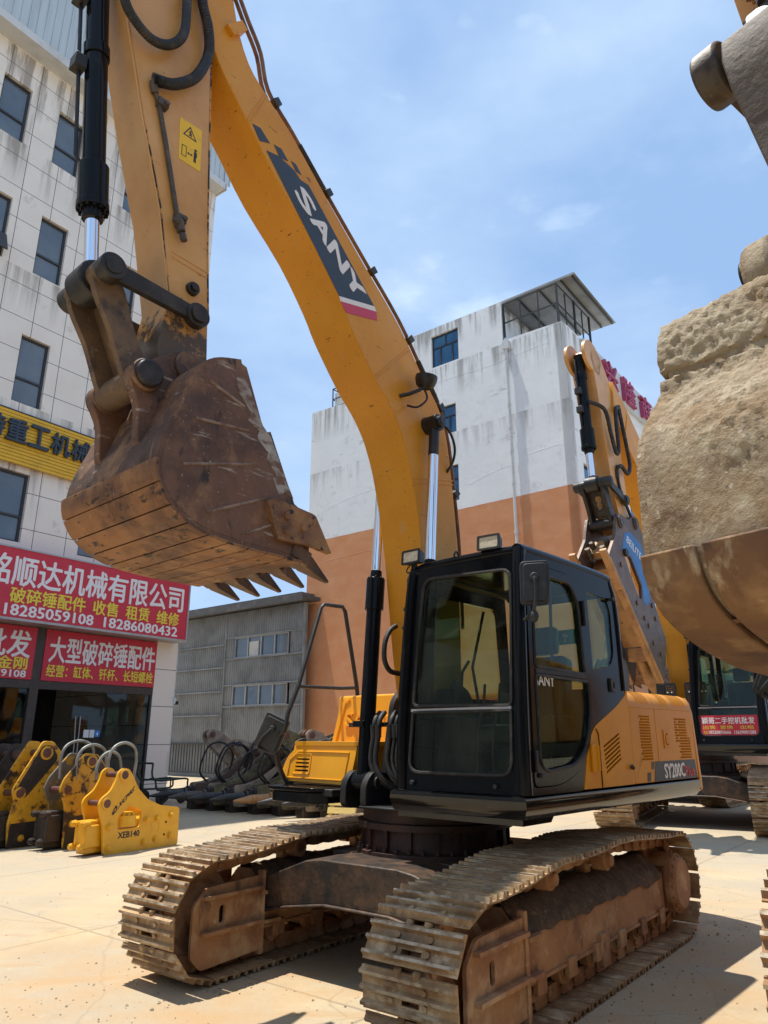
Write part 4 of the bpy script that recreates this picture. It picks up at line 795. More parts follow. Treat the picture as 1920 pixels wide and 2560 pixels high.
def boom_cylinders(root, foot=(.525, 1.235), pin=(.285, 4.30), y=.31, split=2.95, ys=(-1, 1)):
    f, p = V((foot[0], 0, foot[1])), V((pin[0], 0, pin[1])); d = (p - f).normalized(); L = (split - f.z) / d.z
    for s in ys:
        q = V((0, s * y, 0)); c = MB().cyl(f + q + d * .06, f + q + d * (L - .02), .066, n=24).cyl(f + q + d * (L - .30), f + q + d * (L - .015), .083, n=24).cyl(f + q + d * (L - .015), f + q + d * (L + .06), .056, .05, 24)
        for k in range(10):
            a = k * pi / 5; e = d.orthogonal().normalized(); e2 = d.cross(e); pp = f + q + d * (L - .015) + (e * cos(a) + e2 * sin(a)) * .068; c.bolt(pp, d, .01, .014)
        c.cyl(f + q + V((0, -.07, 0)), f + q + V((0, .07, 0)), .085, n=20).box(-.085, .085, -.09, .03, -.02, .03, Matrix.Translation(f + q + d * .45))
        c.tube([f + q + d * .45 + V((.05, -.02, 0)), f + q + d * .46 + V((.13, -.02, 0)), f + q + d * .9 + V((.11, -.03, 0)), f + q + d * (L - .35) + V((.10, -.02, 0)), f + q + d * (L - .2) + V((.06, 0, 0))], .012, 8) if False else None
        co = c.build('boom_cylinder', mBLK, root, .004)
        r = MB().cyl(f + q + d * L, p + q - d * .05, .045, n=24); r.build('cylinder_rod', mCHROME, co)
        e = MB().cyl(p + q - d * .32, p + q - d * .02, .047, n=20).cyl(p + V((0, s * .21, 0)), p + V((0, s * (y + .09), 0)), .055, n=20).cyl(p + V((0, s * .22, 0)), p + V((0, s * (y - .056), 0)), .085, .08, 20).cyl(p + q + V((0, -.055, 0)), p + q + V((0, .055, 0)), .078, n=24)
        e.cyl(p + V((0, s * (y + .09), 0)), p + V((0, s * (y + .096), 0)), .035, n=16)
        e.build('rod_eye', mDARK, co, .006)
def make_arm(root, m, prof=ARM, hw=.18):
    a = MB().prism(prof, -hw, hw); o = a.build('arm', m, root, .007)
    w_ = MB()
    for s in (1,):
        for q in range(len(prof) - 1): pass
        w_.tube([(2.95, hw + .001, 4.67), (2.67, hw + .001, 4.65)], .005, 6).tube([(2.955, hw + .001, 4.71), (2.675, hw + .001, 4.69)], .005, 6)
    w_.tube([(2.955, hw - .002, 4.40), (3.085, hw - .002, 5.0), (3.28, hw - .002, 5.63), (3.46, hw - .002, 6.3), (3.6, hw - .002, 7)], .008, 6)
    MB().tube([(2.945, hw - .001, 4.36), (3.07, hw - .001, 5.0), (3.265, hw - .001, 5.63)], .0075, 6).build('chipped_edge', mCHIP, o); MB().tube([(2.632, hw - .001, 4.33), (2.685, hw - .001, 4.9), (2.745, hw - .001, 5.75), (2.80, hw - .001, 6.66)], .0075, 6).build('chipped_edge', mCHIP, o)
    w_.build('weld_seam', m, o)
    return o
def make_bucket(root, wrap, mouth, hw, mshell, mwear, ear, pins, teeth_dir, wear_from, wear_to, tip_cut, wt=.03, nt=5, tooth=(.245, .115), segs=9):
    """wrap: back-and-floor profile from hinge lip to cutting edge; mouth: free edge of the side plates back to the hinge"""
    W = dense(wrap, 4); inner = offset(W, wt)
    c = V((sum(p[0] for p in W) / len(W), sum(p[1] for p in W) / len(W)))
    if (V(inner[len(W) // 2]) - c).length > (V(W[len(W) // 2]) - c).length: inner = offset(W, -wt)
    b = MB().prism(W + inner[::-1], -hw - .012, hw + .012)
    side = inner + mouth
    for s in (-1, 1): b.prism(side, s * hw - .014, s * hw + .014)
    o = b.build('bucket', mshell, root, .008, sharp=45)
    wl = MB()                                                             # radial weld beads on the sides
    for s in (-1, 1):
        m0 = V(mouth[len(mouth) // 2])
        for f in (.16, .30, .45, .60, .74):
            p = V(along(inner, plen(inner) * f)); q = p.lerp(V(along(mouth, plen(mouth) * (1 - f) * .9)), .72); p = p.lerp(q, .22)
            MB().tube([(p.x, s * (hw + .013), p.y), (q.x, s * (hw + .013), q.y)], .010, 6).build('weld_bead', mRIB, o)
    wr = MB(); Wo = offset(W, -.02) if (V(offset(W, -.02)[len(W) // 2]) - c).length > (V(W[len(W) // 2]) - c).length else offset(W, .02)
    L = plen(W); d0, d1 = L * wear_from, L * wear_to
    for i in range(segs):
        a = d0 + (d1 - d0) * i / segs + .004; e = d0 + (d1 - d0) * (i + 1) / segs - .004
        seg_in = [along(W, a + (e - a) * k / 4) for k in range(5)]; Lo = plen(Wo) / L
        so = [along(Wo, (a + (e - a) * k / 4) * Lo) for k in range(5)]
        wr.prism(seg_in + so[::-1], -hw - .035, hw + .035)
    wr.build('wear_plate', mwear, o, .003, sharp=45)
    if ear:
        for s in (-1, 1):
            MB().prism(rnd(ear, .06), s * .235 - .035, s * .235 + .035).cyl((pins[0][0], s * .19, pins[0][1]), (pins[0][0], s * .30, pins[0][1]), .105, n=24).cyl((pins[1][0], s * .19, pins[1][1]), (pins[1][0], s * .30, pins[1][1]), .11, n=24).build('hinge_ear', mshell, o, .008)
            MB().cyl((pins[0][0], s * .28, pins[0][1]), (pins[0][0], s * .335, pins[0][1]), .088, n=24).build('hinge_pin', mDARK, o, .012)
    e0 = V(wrap[-1]); td = V(teeth_dir).normalized(); up = V((-td.y, td.x)) if td.x < 0 else V((td.y, -td.x))
    if (V(mouth[0]) - e0).dot(up) < 0: up = -up
    for i in range(nt):
        y = -hw + .05 + (2 * hw - .1) * i / (nt - 1); t_, wd = tooth[0], tooth[1] / 2
        pts = [e0 - td * .16 + up * .055, e0 + td * .02 + up * .060, e0 + td * t_ + up * .012, e0 + td * t_ - up * .004, e0 + td * .02 - up * .030, e0 - td * .16 - up * .018]
        q = MB(); n_ = len(pts); vs = []
        for s in (-1, 1):
            for k, p in enumerate(pts): vs.append((p.x, y + s * wd * (1, 1, .30, .30, 1, .9)[k], p.y))
        q.add(vs, [tuple(range(n_)), tuple(range(2 * n_ - 1, n_ - 1, -1))] + [(k, k + n_, (k + 1) % n_ + n_, (k + 1) % n_) for k in range(n_)])
        q.box(-.16, .0, y - wd * 1.25, y + wd * 1.25, -.028, .068, Matrix(((td.x, 0, up.x, e0.x), (0, 1, 0, 0), (td.y, 0, up.y, e0.y), (0, 0, 0, 1))))
        q.build('bucket_tooth', mTOOTH, o, .006)
    if tip_cut:
        for s in (-1, 1):
            q = MB().prism(rnd(tip_cut, .012), s * (hw + .030) - .022, s * (hw + .030) + .022)
            for bx, bz in ((2.20, 2.93), (2.20, 2.83), (2.06, 2.88)): q.bolt((bx, s * (hw + .05), bz), (0, s, 0), .028, .018)
            q.build('side_cutter', mwear, o, .008)
    return o
def make_links(root, P1, P2, P3, m, mg, hw=.20, f=1):
    """tipping link from the rod pin P1 down to the bucket pin P3, guide links from P1 back to the arm pin P2"""
    a, b, c = V((P1[0], 0, P1[1])), V((P2[0], 0, P2[1])), V((P3[0], 0, P3[1])); out_ = []
    for s in (-1, 1):
        y = V((0, s * (hw + .045), 0)); d = (b - a).normalized(); n_ = V((-d.z, 0, d.x))
        g_ = MB(); M = frame(a + y, d, (-d.z, 0, d.x)) if True else ID; L = (b - a).length
        prof = [(L * .08, -.06), (L * .92, -.052), (L * .92, .052), (L * .08, .06)]
        g_.plate(prof, .046, M, (), -.023).cyl(a + y - V((0, .05, 0)), a + y + V((0, .055, 0)), .085, n=24).cyl(b + y - V((0, .03, 0)), b + y + V((0, .035, 0)), .085, n=24)
        g_.cyl(a + y + V((0, s * .055, 0)), a + y + V((0, s * .065, 0)), .055, n=20).cyl(b + y, b + y + V((0, s * .055, 0)), .06, n=20)
        out_.append(g_.build('guide_link', mg, root, .008))
    h = MB(); d = (c - a).normalized(); L = (c - a).length; M = frame(a, d, (-d.z, 0, d.x))
    for s in ((-1, 1) if f < 1.3 else ()):
        z = s * .155
        pr = rnd([(-.02, -.085 * f), (.10, -.105 * f), (L * .55, -.085 * f), (L - .04, -.10 * f), (L + .06, 0), (L - .04, .09 * f), (L * .5, .075 * f), (.12, .10 * f), (-.03, .08 * f)], .05)
        h.plate(pr, .05, M, (), z - .025)
    if f > 1.3:
        st = [(-.02, .20, .13), (.10, .20, .16), (.24, .19, .15), (.42, .165, .13), (.66, .13, .12), (L - .05, .10, .13)]
        h.add([tuple(M @ V((x, sy * v_, sz * w_))) for x, w_, v_ in st for sy, sz in ((-1, -1), (1, -1), (1, 1), (-1, 1))], [(k * 4 + i, k * 4 + (i + 1) % 4, k * 4 + 4 + (i + 1) % 4, k * 4 + 4 + i) for k in range(5) for i in range(4)] + [(0, 1, 2, 3), (20, 21, 22, 23)])
    if f < 1.3: h.plate(rr(.10, L - .10, -.13, .13, .05), .03, M @ Matrix.Rotation(pi / 2, 4, 'X'), [rr(.20, .30, -.05, .05, .03), rr(L - .34, L - .25, -.04, .05, .03)], .045 if L < 1 else .09)
    h.cyl(a - V((0, .21, 0)), a + V((0, .21, 0)), .085, n=24).cyl(c - V((0, .20, 0)), c + V((0, .20, 0)), .095, n=24)
    out_.append(h.build('tipping_link', m, root, .010)); return out_
def make_bucket_cyl(root, top, P1, split, mrod=mCHROME, mbar=mBLK, r=.075):
    a, c = V((top[0], 0, top[1])), V((P1[0], 0, P1[1])); d = (c - a).normalized(); L = (c - a).length; s = L * split
    b = MB().cyl(a, a + d * s, r, n=28).cyl(a + d * (s - .30), a + d * (s - .02), r * 1.30, n=28).cyl(a + d * (s - .02), a + d * (s + .03), r * 1.38, n=28).cyl(a + d * (s + .03), a + d * (s + .10), r * .95, r * .88, 28)
    e = d.orthogonal().normalized(); e2 = d.cross(e)
    for k in range(14): an = k * pi / 7; b.bolt(a + d * (s + .03) + (e * cos(an) + e2 * sin(an)) * r * 1.2, d, .012, .016)
    b.cyl(a + d * (s - 1.25), a + d * (s - 1.16), r * 1.15, n=28)
    bo = b.build('bucket_cylinder', mbar, root, .004)
    q = MB().tube([a + d * .1 + V((r + .03, -.03, 0)), a + d * (s - .34) + V((r + .035, -.03, 0)), a + d * (s - .28) + V((r + .0, -.02, 0))], .014, 8)
    for k in (.42, .62): q.box(-.05, .03, -.05, .05, -.05, .05, Matrix.Translation(a + d * (s * k) + V((r + .05, -.02, 0))))
    q.build('cylinder_pipe', mBLKM, bo, .006)
    MB().cyl(a + d * s, c - d * .06, r * .62, n=24).build('cylinder_rod', mrod, bo)
    MB().cyl(c - d * .14, c - d * .02, r * .66, r * .8, 20).cyl(c - V((0, .10, 0)), c + V((0, .10, 0)), .125, n=28).build('rod_eye', mDARK, bo, .01)
    return bo
EAR = [(2.72, 3.97), (2.90, 3.95), (3.08, 3.80), (3.19, 3.73), (3.19, 3.62), (3.12, 3.50), (3.10, 3.25), (3.02, 3.20), (2.86, 3.50), (2.66, 3.78)]
MOUTH = [(1.97, 2.70), (1.975, 2.98), (2.11, 3.04), (2.335, 3.48), (2.385, 3.46), (2.555, 3.86)]
CUT = [(2.36, 2.995), (2.30, 3.03), (1.98, 2.995), (1.95, 2.985), (1.80, 2.755), (1.955, 2.775), (2.26, 2.765)]

def place_root(name, C, az, label, k=1.0):
    return thing(name, (C[0], C[1], G + .06 * k), radians(-(90 + az)), label, 'excavator', 'excavators parked in the yard', k)

# ------------------------------------------------------------------ the main excavator
ex = place_root('excavator', (.42, 6.42), 42.2, 'large yellow excavator in the middle, black cab without banner, rusty bucket raised at left')
ex.location.z = 0
TRZ = radians(42.2 - 38.1)
make_track(ex, 1.12, 1, mTRK, TRZ); make_track(ex, -1.12, -1, mTRK, TRZ)
make_carbody(ex, TRZ)
CAB = make_cab(ex); make_house(ex)
boom = make_boom(ex, mBOOM); boom_cylinders(ex)
arm = make_arm(ex, mARM)
P1, P2, P3, P4 = (3.385, 4.31), (2.765, 4.27), (3.09, 3.69), (2.80, 3.86)
make_links(ex, P1, P2, P3, mLINK, mDARK)
make_bucket_cyl(ex, (3.72, 7.6), P1, .83)
mPATCH = mat('worn_grey_patch', [(.36, .33, .29), ((.16, .085, .055), 7, .44, .56, (1, 1, 2.2)), ((.50, .47, .42), 13, .58, .7)], .7, 0, .4, 30)
bk = make_bucket(ex, WRAP, MOUTH, .54, mBUCK, mWEAR, EAR, (P3, P4), (-.93, -.37), .44, .97, CUT)
pz_ = [(2.56, 3.79), (2.40, 3.50), (2.33, 3.44), (2.22, 3.24), (2.12, 3.07), (2.20, 3.10), (2.235, 3.06), (2.30, 3.17), (2.27, 3.20), (2.36, 3.28), (2.345, 3.33), (2.44, 3.40), (2.43, 3.46), (2.52, 3.50), (2.50, 3.56), (2.60, 3.66), (2.63, 3.76)]
MB().plate(Lp(pz_), .0015, LEFT((0, .5545, 0))).build('worn_patch', mPATCH, bk)
# decals on the boom's left flank
def flank(pts, y=.2215): return Lp(pts), LEFT((0, y, 0))
q, M_ = flank(rnd([(2.26, 6.03), (2.14, 6.06), (2.03, 6.045), (1.965, 6.03), (1.90, 5.985), (1.81, 5.99), (1.00, 5.22), (1.43, 5.11)], .004))
dc = MB().plate(q, .002, M_)
for sq in ([(2.41, 6.185), (2.33, 6.20), (2.23, 6.12), (2.33, 6.075)], [(2.19, 6.14), (2.115, 6.15), (2.035, 6.08), (2.125, 6.055)], [(2.01, 6.105), (1.955, 6.105), (1.89, 6.04), (1.95, 6.035)]): dc.plate(Lp(sq), .002, M_)
dco = dc.build('logo_panel', mNAVY, boom)
def quad_text(mb, ch, c0, c1, c2, y):
    """one letter sheared on to its own parallelogram: c0 foot start, c1 foot end, c2 head start"""
    k = len(mb.v); mb.text(ch, ID, 1, 1, .002, .035)
    A, B_, C_ = (V((p[0], y, p[1])) for p in (c0, c1, c2))
    for i in range(k, len(mb.v)):
        p = mb.v[i]; mb.v[i] = A + (B_ - A) * p.x + (C_ - A) * p.y + V((0, p.z, 0))
lt = MB()
d_ = V((-.765, -.645)); base0 = V((1.955, 5.81)); upv = V((-.085, .125)) * 1.02
for ch, t0, t1 in (('S', 0, .20), ('A', .23, .46), ('N', .49, .72), ('Y', .745, .99)):
    a = base0 + d_ * t0; b = base0 + d_ * t1; quad_text(lt, ch, a, b, a + upv, .2245)
lt.build('lettering', mWLET, dco)
MB().plate(Lp([(1.43, 5.108), (1.0, 5.218), (.97, 5.178), (1.41, 5.068)]), .002, M_).build('white_stripe', mWLET, boom)
MB().plate(Lp([(1.41, 5.066), (.97, 5.176), (.96, 5.09), (1.34, 4.99)]), .002, M_).build('red_stripe', mPINK, boom)
# pipes along the boom's back with clamps, hoses, lamp
pp = MB()
back = dense([(2.62, 7.42), (2.50, 7.22), (2.36, 7.0), (2.26, 6.68), (1.99, 6.45), (1.54, 6.05), (1.11, 5.68), (.63, 5.27), (.30, 4.89), (.12, 4.70), (.0, 4.50), (-.08, 4.28), (-.12, 4.05), (-.185, 3.5), (-.21, 3.15), (-.22, 2.5)], 4)
for y, o_ in ((.17, 0), (.10, .03)): pp.tube([(p[0] - .02 - o_ * .4, y, p[1] + .01 + o_) for p in back], .017, 8)
pp.build('boom_pipe', mat("pipe_rust", [(.20, .105, .05), ((.10, .055, .035), 8, .45, .65), ((.32, .2, .11), 14, .6, .75)], .5, .2), boom)
for d in (.95, 1.75, 2.5, 3.2, 3.9, 4.75): 
    p = along(back, d); MB().box(-.04, .04, .06, .215, -.03, .035, Matrix.Translation((p[0] - .01, 0, p[1] + .01)) @ Matrix.Rotation(radians(45), 4, 'Y')).build('pipe_clamp', mDARK, boom, .004)
for d in (1.3, 1.5, 3.4, 3.6): p = along(back, d); MB().tube([(along(back, d + i * .06)[0] - .02, .17, along(back, d + i * .06)[1] + .01) for i in range(5)], .024, 8).build('pipe_sleeve', mDARK, boom)
MB().plate(Lp([(2.73, 6.90), (2.60, 7.06), (2.54, 7.01), (2.66, 6.85)]), .09, LEFT((0, .17, 0))).build('pipe_bracket', mBOOM, boom, .004)
lp = MB(); LM = frame((.50, .40, 4.625), (.75, .05, -.42), (.25, .45, .85))
lp.lathe([(0, -.02), (.055, -.03), (.085, .0), (.10, .05), (.10, .085), (.088, .085)], 24, frame((.47, .36, 4.60), (1, 0, 0), (0, .95, -.2)))
lp.tube([(.66, .22, 4.47), (.62, .30, 4.48), (.54, .35, 4.53), (.50, .36, 4.58)], .018, 8).tube([(.50, .37, 4.55), (.50, .40, 4.44), (.56, .34, 4.36), (.58, .24, 4.40)], .010, 8, smooth=5)
lpo = lp.build('boom_lamp', mBLKM, boom)
MB().lathe([(0, .082), (.086, .082), (.086, .09), (0, .09)], 24, frame((.47, .36, 4.60), (1, 0, 0), (0, .95, -.2))).build('lens', mLENS, lpo)
hs = MB().tube([(.30, .24, 4.36), (.10, .30, 4.33), (-.02, .30, 4.20), (-.03, .28, 4.05), (.0, .22, 3.93)], .012, 8, smooth=6)
hs.build('lamp_cable', mRUB, boom)
hp = MB()
hp.tube([(.36, -.10, 2.50), (.44, -.1, 2.45), (.50, -.1, 2.35), (.51, -.1, 2.21), (.45, -.1, 2.12), (.34, -.1, 2.10), (.2, -.1, 2.1)], .022, 10, smooth=5)
for y, x in ((-.21, .52), (-.14, .54), (-.03, .52), (.06, .56), (.12, .58), (.17, .54)):
    hp.tube([(x - .10, y - .02, 1.78), (x - .02, y, 1.72), (x, y, 1.60), (x + .02, y - .01, 1.40), (x + .0, y + .05, 1.26), (x - .14, y + .14, 1.17)], .021 if y < 0 else .014, 10, rib=.08, smooth=6)
    hp.cyl((x, y, 1.58), (x + .006, y, 1.68), .026, n=10)
for y in (.03, .08, .13, .18): hp.tube([(.30, y, 1.3), (.44, y, 1.5), (.40, y + .02, 1.80), (.30, y, 2.05), (.12, y, 2.15)], .017, 10, smooth=6)
hp.tube([(.40, -.33, 2.55), (.44, -.33, 2.3), (.49, -.32, 1.9), (.50, -.30, 1.72)], .013, 8)
hp.box(.42, .50, -.52, -.10, 1.665, 1.70)
hp.build('hydraulic_hoses', mRUB, ex)
# arm: hoses, steel pipe, warning sticker, grease boss
ah = MB()
hose1 = [(3.60, .20, 6.75), (3.54, .25, 6.40), (3.46, .26, 6.27), (3.31, .26, 6.21), (3.17, .26, 6.29), (3.08, .26, 6.49), (3.08, .25, 6.85), (3.05, .22, 7.2)]
hose2 = [(2.97, .24, 7.2), (2.955, .25, 6.92), (2.89, .26, 6.70), (2.87, .26, 6.46), (2.95, .26, 6.18), (3.09, .25, 6.00), (3.20, .23, 5.945), (3.25, .22, 5.93)]
ah.tube(hose1, .030, 12, rib=.16, smooth=18).tube(hose2, .034, 12, rib=.16, smooth=18)
ah.build('arm_hose', mRUB, arm)
ap = MB().tube([(3.10, .245, 5.985), (3.20, .23, 5.95), (3.245, .215, 5.94), (3.245, .205, 5.90), (3.215, .20, 5.86), (3.18, .20, 5.80), (3.09, .20, 5.49), (2.96, .20, 5.01), (2.94, .20, 4.93), (2.93, .22, 4.87), (2.90, .225, 4.81)], .017, 10)
ap.cyl((3.255, .22, 5.955), (3.10, .245, 5.99), .028, n=10).cyl((3.24, .21, 5.93), (3.215, .20, 5.85), .027, n=10)
for (x, z) in ((3.165, 5.80), (2.945, 4.97)): ap.box(x - .05, x + .03, .175, .232, z - .03, z + .03).bolt((x - .03, .23, z), (0, 1, 0), .02, .02)
ap.cyl((2.945, .22, 4.95), (2.925, .225, 4.86), .03, n=8).cyl((2.94, .20, 4.90), (2.99, .25, 4.92), .02, n=8).cyl((2.915, .225, 4.85), (2.90, .23, 4.80), .024, n=8)
ap.build('arm_pipe', mSTEEL, arm, .003)
MB().cyl((2.78, .17, 4.50), (2.78, .215, 4.50), .05, .045, 18).cyl((2.78, .215, 4.50), (2.78, .235, 4.50), .028, .028, 14).build('grease_boss', mDARK, arm, .004)
so = MB().plate(rnd(Lp([(3.00, 5.825), (2.815, 5.835), (2.80, 5.475), (2.98, 5.475)]), .01), .002, LEFT((0, .1805, 0))).build('warning_sticker', mSTK, arm)
LM = LEFT((0, .183, 0)); ST = MB()
tri = [(2.912, 5.80), (2.965, 5.70), (2.85, 5.70)]; ti = [(2.911, 5.783), (2.951, 5.709), (2.864, 5.709)]
ST.plate(Lp(tri), .001, LM, [Lp(ti)])
ST.plate(Lp([(2.965, 5.61), (2.925, 5.61), (2.922, 5.52), (2.962, 5.52)]), .001, LM, [Lp([(2.960, 5.605), (2.930, 5.605), (2.927, 5.525), (2.957, 5.525)])])
ST.plate(Lp(circ(2.853, 5.625, .011)), .001, LM).plate(Lp([(2.865, 5.61), (2.841, 5.61), (2.838, 5.57), (2.845, 5.565), (2.843, 5.52), (2.852, 5.52), (2.853, 5.55), (2.855, 5.52), (2.863, 5.52), (2.863, 5.57)]), .001, LM)
ST.plate(Lp([(2.917, 5.565), (2.905, 5.577), (2.905, 5.569), (2.885, 5.569), (2.885, 5.577), (2.873, 5.565), (2.885, 5.553), (2.885, 5.561), (2.905, 5.561), (2.905, 5.553)]), .001, LM)
ST.plate(Lp(circ(2.908, 5.755, .008)), .001, LM).plate(Lp([(2.920, 5.745), (2.900, 5.748), (2.893, 5.725), (2.898, 5.712), (2.905, 5.725), (2.917, 5.713), (2.920, 5.722), (2.908, 5.735)]), .001, LM)
ST.build('pictogram', mKLET, so)
# SY200C Plus plate on the rear side door
pl_ = MB().plate(Lp([(-1.36, 1.385), (-2.27, 1.385), (-2.30, 1.225), (-1.30, 1.225)]), .002, LEFT((0, 1.3405, 0)))
pl_.plate(Lp([(-1.28, 1.385), (-1.335, 1.385), (-1.315, 1.325), (-1.265, 1.325)]), .002, LEFT((0, 1.3405, 0))).plate(Lp([(-1.175, 1.30), (-1.245, 1.30), (-1.225, 1.23), (-1.16, 1.23)]), .002, LEFT((0, 1.3405, 0)))
plo = pl_.build('model_plate', mKLET, ex)
MB().text('SY200C', LEFT((-1.53, 1.343, 1.245)), .46, .115, .002, .03).build('lettering', mWLET, plo)
MB().text('Plus', LEFT((-2.005, 1.343, 1.245)), .225, .085, .002, .01).build('lettering', mRLET, plo)
# ------------------------------------------------------------------ the second excavator: breaker hanging from its arm
def full_machine(name, C, az, tr_az, k, label, shoe=mTRK, cab=True):
    r = thing(name, (C[0], C[1], G + .06 * k), radians(-(90 + az)), label, 'excavator', 'excavators parked in the yard', k)
    q = radians(az - tr_az); make_track(r, 1.12, 1, shoe, q); make_track(r, -1.12, -1, shoe, q); make_carbody(r, q); make_house(r)
    if cab: copy_part(CAB, r)
    return r
e2 = full_machine('excavator', (6.5, 15.8), 39, 28, 1.2, 'excavator with red banner on its black cab and a blue breaker on its arm')
U2 = [(.29, 2.4), (.32, 3.0), (.40, 3.5), (.50, 4.05), (.70, 4.45), (1.0, 4.95), (1.5, 5.35), (2.1, 5.75), (2.6, 6.12), (2.86, 6.45)]
T2 = [(2.80, 7.0), (2.4, 6.78), (1.9, 6.42), (1.3, 6.0), (.7, 5.52), (.2, 4.95), (-.1, 4.3), (-.2, 3.5), (-.2, 2.4), (-.1, 1.85), (.06, 1.72), (.2, 1.85)]
b2 = make_boom(e2, mBOOM, .22, U2, T2); boom_cylinders(e2)
A2 = [(2.85, 4.42), (3.03, 4.66), (3.19, 5.2), (3.33, 6.05), (3.42, 6.70), (3.50, 7.0), (3.58, 7.16), (3.50, 7.32), (3.33, 7.36), (3.15, 7.30), (2.86, 6.99), (2.70, 6.69), (2.65, 5.64), (2.56, 4.75), (2.52, 4.58), (2.58, 4.46), (2.70, 4.40)]
a2 = MB().prism(A2, -.18, .18)
for s in (-1, 1): a2.prism(rnd([(3.25, 6.9), (3.62, 6.95), (3.80, 7.12), (3.76, 7.34), (3.58, 7.46), (3.35, 7.44), (3.12, 7.25)], .10), s * .15 - .03, s * .15 + .03)
a2o = a2.build('arm', mARM, e2, .007)
Q1, Q2, Q3, Q4 = (3.50, 5.02), (2.86, 4.88), (3.22, 4.44), (2.56, 4.56)
make_links(e2, Q1, Q2, Q3, mDARK, mGREY)
make_bucket_cyl(e2, (3.60, 7.20), Q1, .72, r=.085)
h2 = MB()
h2.tube([(3.62, .10, 6.35), (3.40, .26, 6.25), (3.22, .26, 5.90), (3.08, .26, 5.62), (2.98, .27, 5.70), (2.97, .27, 6.1), (2.90, .26, 6.45), (2.75, .25, 6.50)], .03, 10, rib=.1, smooth=8)
h2.tube([(2.72, .25, 6.52), (2.70, .27, 6.2), (2.60, .27, 5.85), (2.55, .27, 5.55), (2.66, .26, 5.38), (2.85, .24, 5.46), (2.95, .22, 5.42)], .03, 10, rib=.1, smooth=8)
h2.tube([(2.95, .21, 5.45), (2.96, .20, 5.25), (2.86, .20, 4.95), (2.74, .22, 4.8), (2.66, .25, 4.6)], .024, 8, smooth=5)
for p in ((2.96, .20, 5.3), (2.87, .2, 4.97), (2.72, .25, 6.5)): h2.cyl((p[0], p[1] - .02, p[2] - .07), (p[0], p[1] - .02, p[2] + .07), .045, n=10)
h2.build('arm_hose', mRUB, a2o)
# breaker bracket and hammer body
OUT = rnd([(3.30, 4.56), (3.40, 4.35), (3.46, 4.18), (3.83, 3.77), (3.60, 3.48), (2.46, 2.53), (2.14, 2.08), (1.98, 2.12), (1.70, 2.79), (2.13, 3.46), (2.26, 4.10), (2.25, 4.40), (2.40, 4.62), (2.60, 4.70), (2.85, 4.55), (3.10, 4.58)], .05)
HOL = rnd([(3.18, 3.93), (2.93, 3.95), (2.58, 3.55), (2.62, 3.32), (2.75, 3.36), (3.0, 3.66)], .05)
bm2 = MB()
for s in (-1, 1): bm2.plate(Lp(OUT), .045, LEFT((0, s * .235 - .0225, 0)), [Lp(HOL)])
hb = bm2.build('breaker_bracket', mBRK, e2, .006)
MB().plate(Lp(rnd([(3.24, 4.02), (3.10, 4.30), (2.80, 4.36), (2.40, 4.24), (2.29, 3.97), (2.26, 3.38), (2.40, 3.26), (2.56, 3.30), (2.56, 3.58), (2.93, 3.97), (3.14, 3.96)], .03)), .002, LEFT((0, .2585, 0))).build('blue_paint_patch', mBLUE, hb)
bt = MB(); k0 = 0; bt.text('BEILITE', ID, 1, 1, .002, .0)
for i, p in enumerate(bt.v): bt.v[i] = V((3.045, .2615, 4.165)) + V((-.545, 0, -.19)) * p.x + V((-.055, 0, .11)) * p.y + V((0, p.z, 0))
bt.build('lettering', mWLET, hb)
fb = MB()
for s in (-1, 1): fb.cyl((3.80, s * .235, 3.74), (2.20, s * .235, 2.12), .022, n=8).box(-.03, .03, s * .235 - .05, s * .235 + .05, -.35, .35, Matrix.Translation((3.70, 0, 3.62)) @ Matrix.Rotation(radians(45), 4, 'Y'))
for s in (-1, 1): fb.prism([(3.82, 3.74), (3.79, 3.77), (2.13, 2.13), (2.16, 2.10)], s * .235 - .055, s * .235 + .055)
fb.build('wear_bar', mOCH, hb, .006)
hm = MB()
hm.add(*MB().box(-1.35, .12, -.19, .19, -.15, .17).args(), M=frame((3.22, 0, 3.72), V((3.5, 0, 3.75)) - V((2.2, 0, 2.4)), (0, 1, 0)))
hm.add(*MB().box(-.05, .06, -.21, .21, -.16, .16).args(), M=frame((3.36, 0, 4.02), V((1, 0, .9)), (0, 1, 0)))
hmo = hm.build('hammer_body', mOCH, hb, .012)
HM = frame((3.50, 0, 3.98), (0, 1, 0), (-.55, 0, .5))
for (x, y) in ((-.13, -.08), (.10, -.08), (-.11, .10), (.12, .10)):
    MB().cyl(HM @ V((x, y, -.1)), HM @ V((x, y, .06)), .042, n=14).cyl(HM @ V((x, y, .06)), HM @ V((x, y, .10)), .047, n=6).build('tie_rod_bolt', mSTEEL, hmo, .005)
ch = MB(); d0 = (V((2.2, 0, 2.4)) - V((3.5, 0, 3.75))).normalized(); c0 = V((2.25, 0, 2.50))
ch.cyl(c0, c0 + d0 * .5, .085, n=18).cyl(c0 + d0 * .5, c0 + d0 * .75, .085, .02, 18).box(-.10, .10, -.14, .14, -.1, .1, Matrix.Translation(c0 - d0 * .05)); ch.build('chisel', mOCH, hb, .006)
for (x, z) in ((2.85, 3.25), (2.45, 2.95), (2.32, 2.70), (2.60, 3.05), (2.10, 3.10), (2.05, 2.55), (3.35, 3.75), (2.2, 3.3)): MB().bolt((x, .258, z), (0, 1, 0), .042, .02).build('side_bolt', mBRK, hb, .004)
bo = MB().cyl((3.16, .26, 3.97), (3.16, .30, 3.97), .06, n=18); bo.build('rubber_buffer', mRUB, hb, .006)
for (x, z) in (Q3, Q4): MB().cyl((x, .258, z), (x, .285, z), .10, n=22).cyl((x, .285, z), (x, .30, z), .07, n=22).build('pin_boss', mSTEEL, hb, .006)
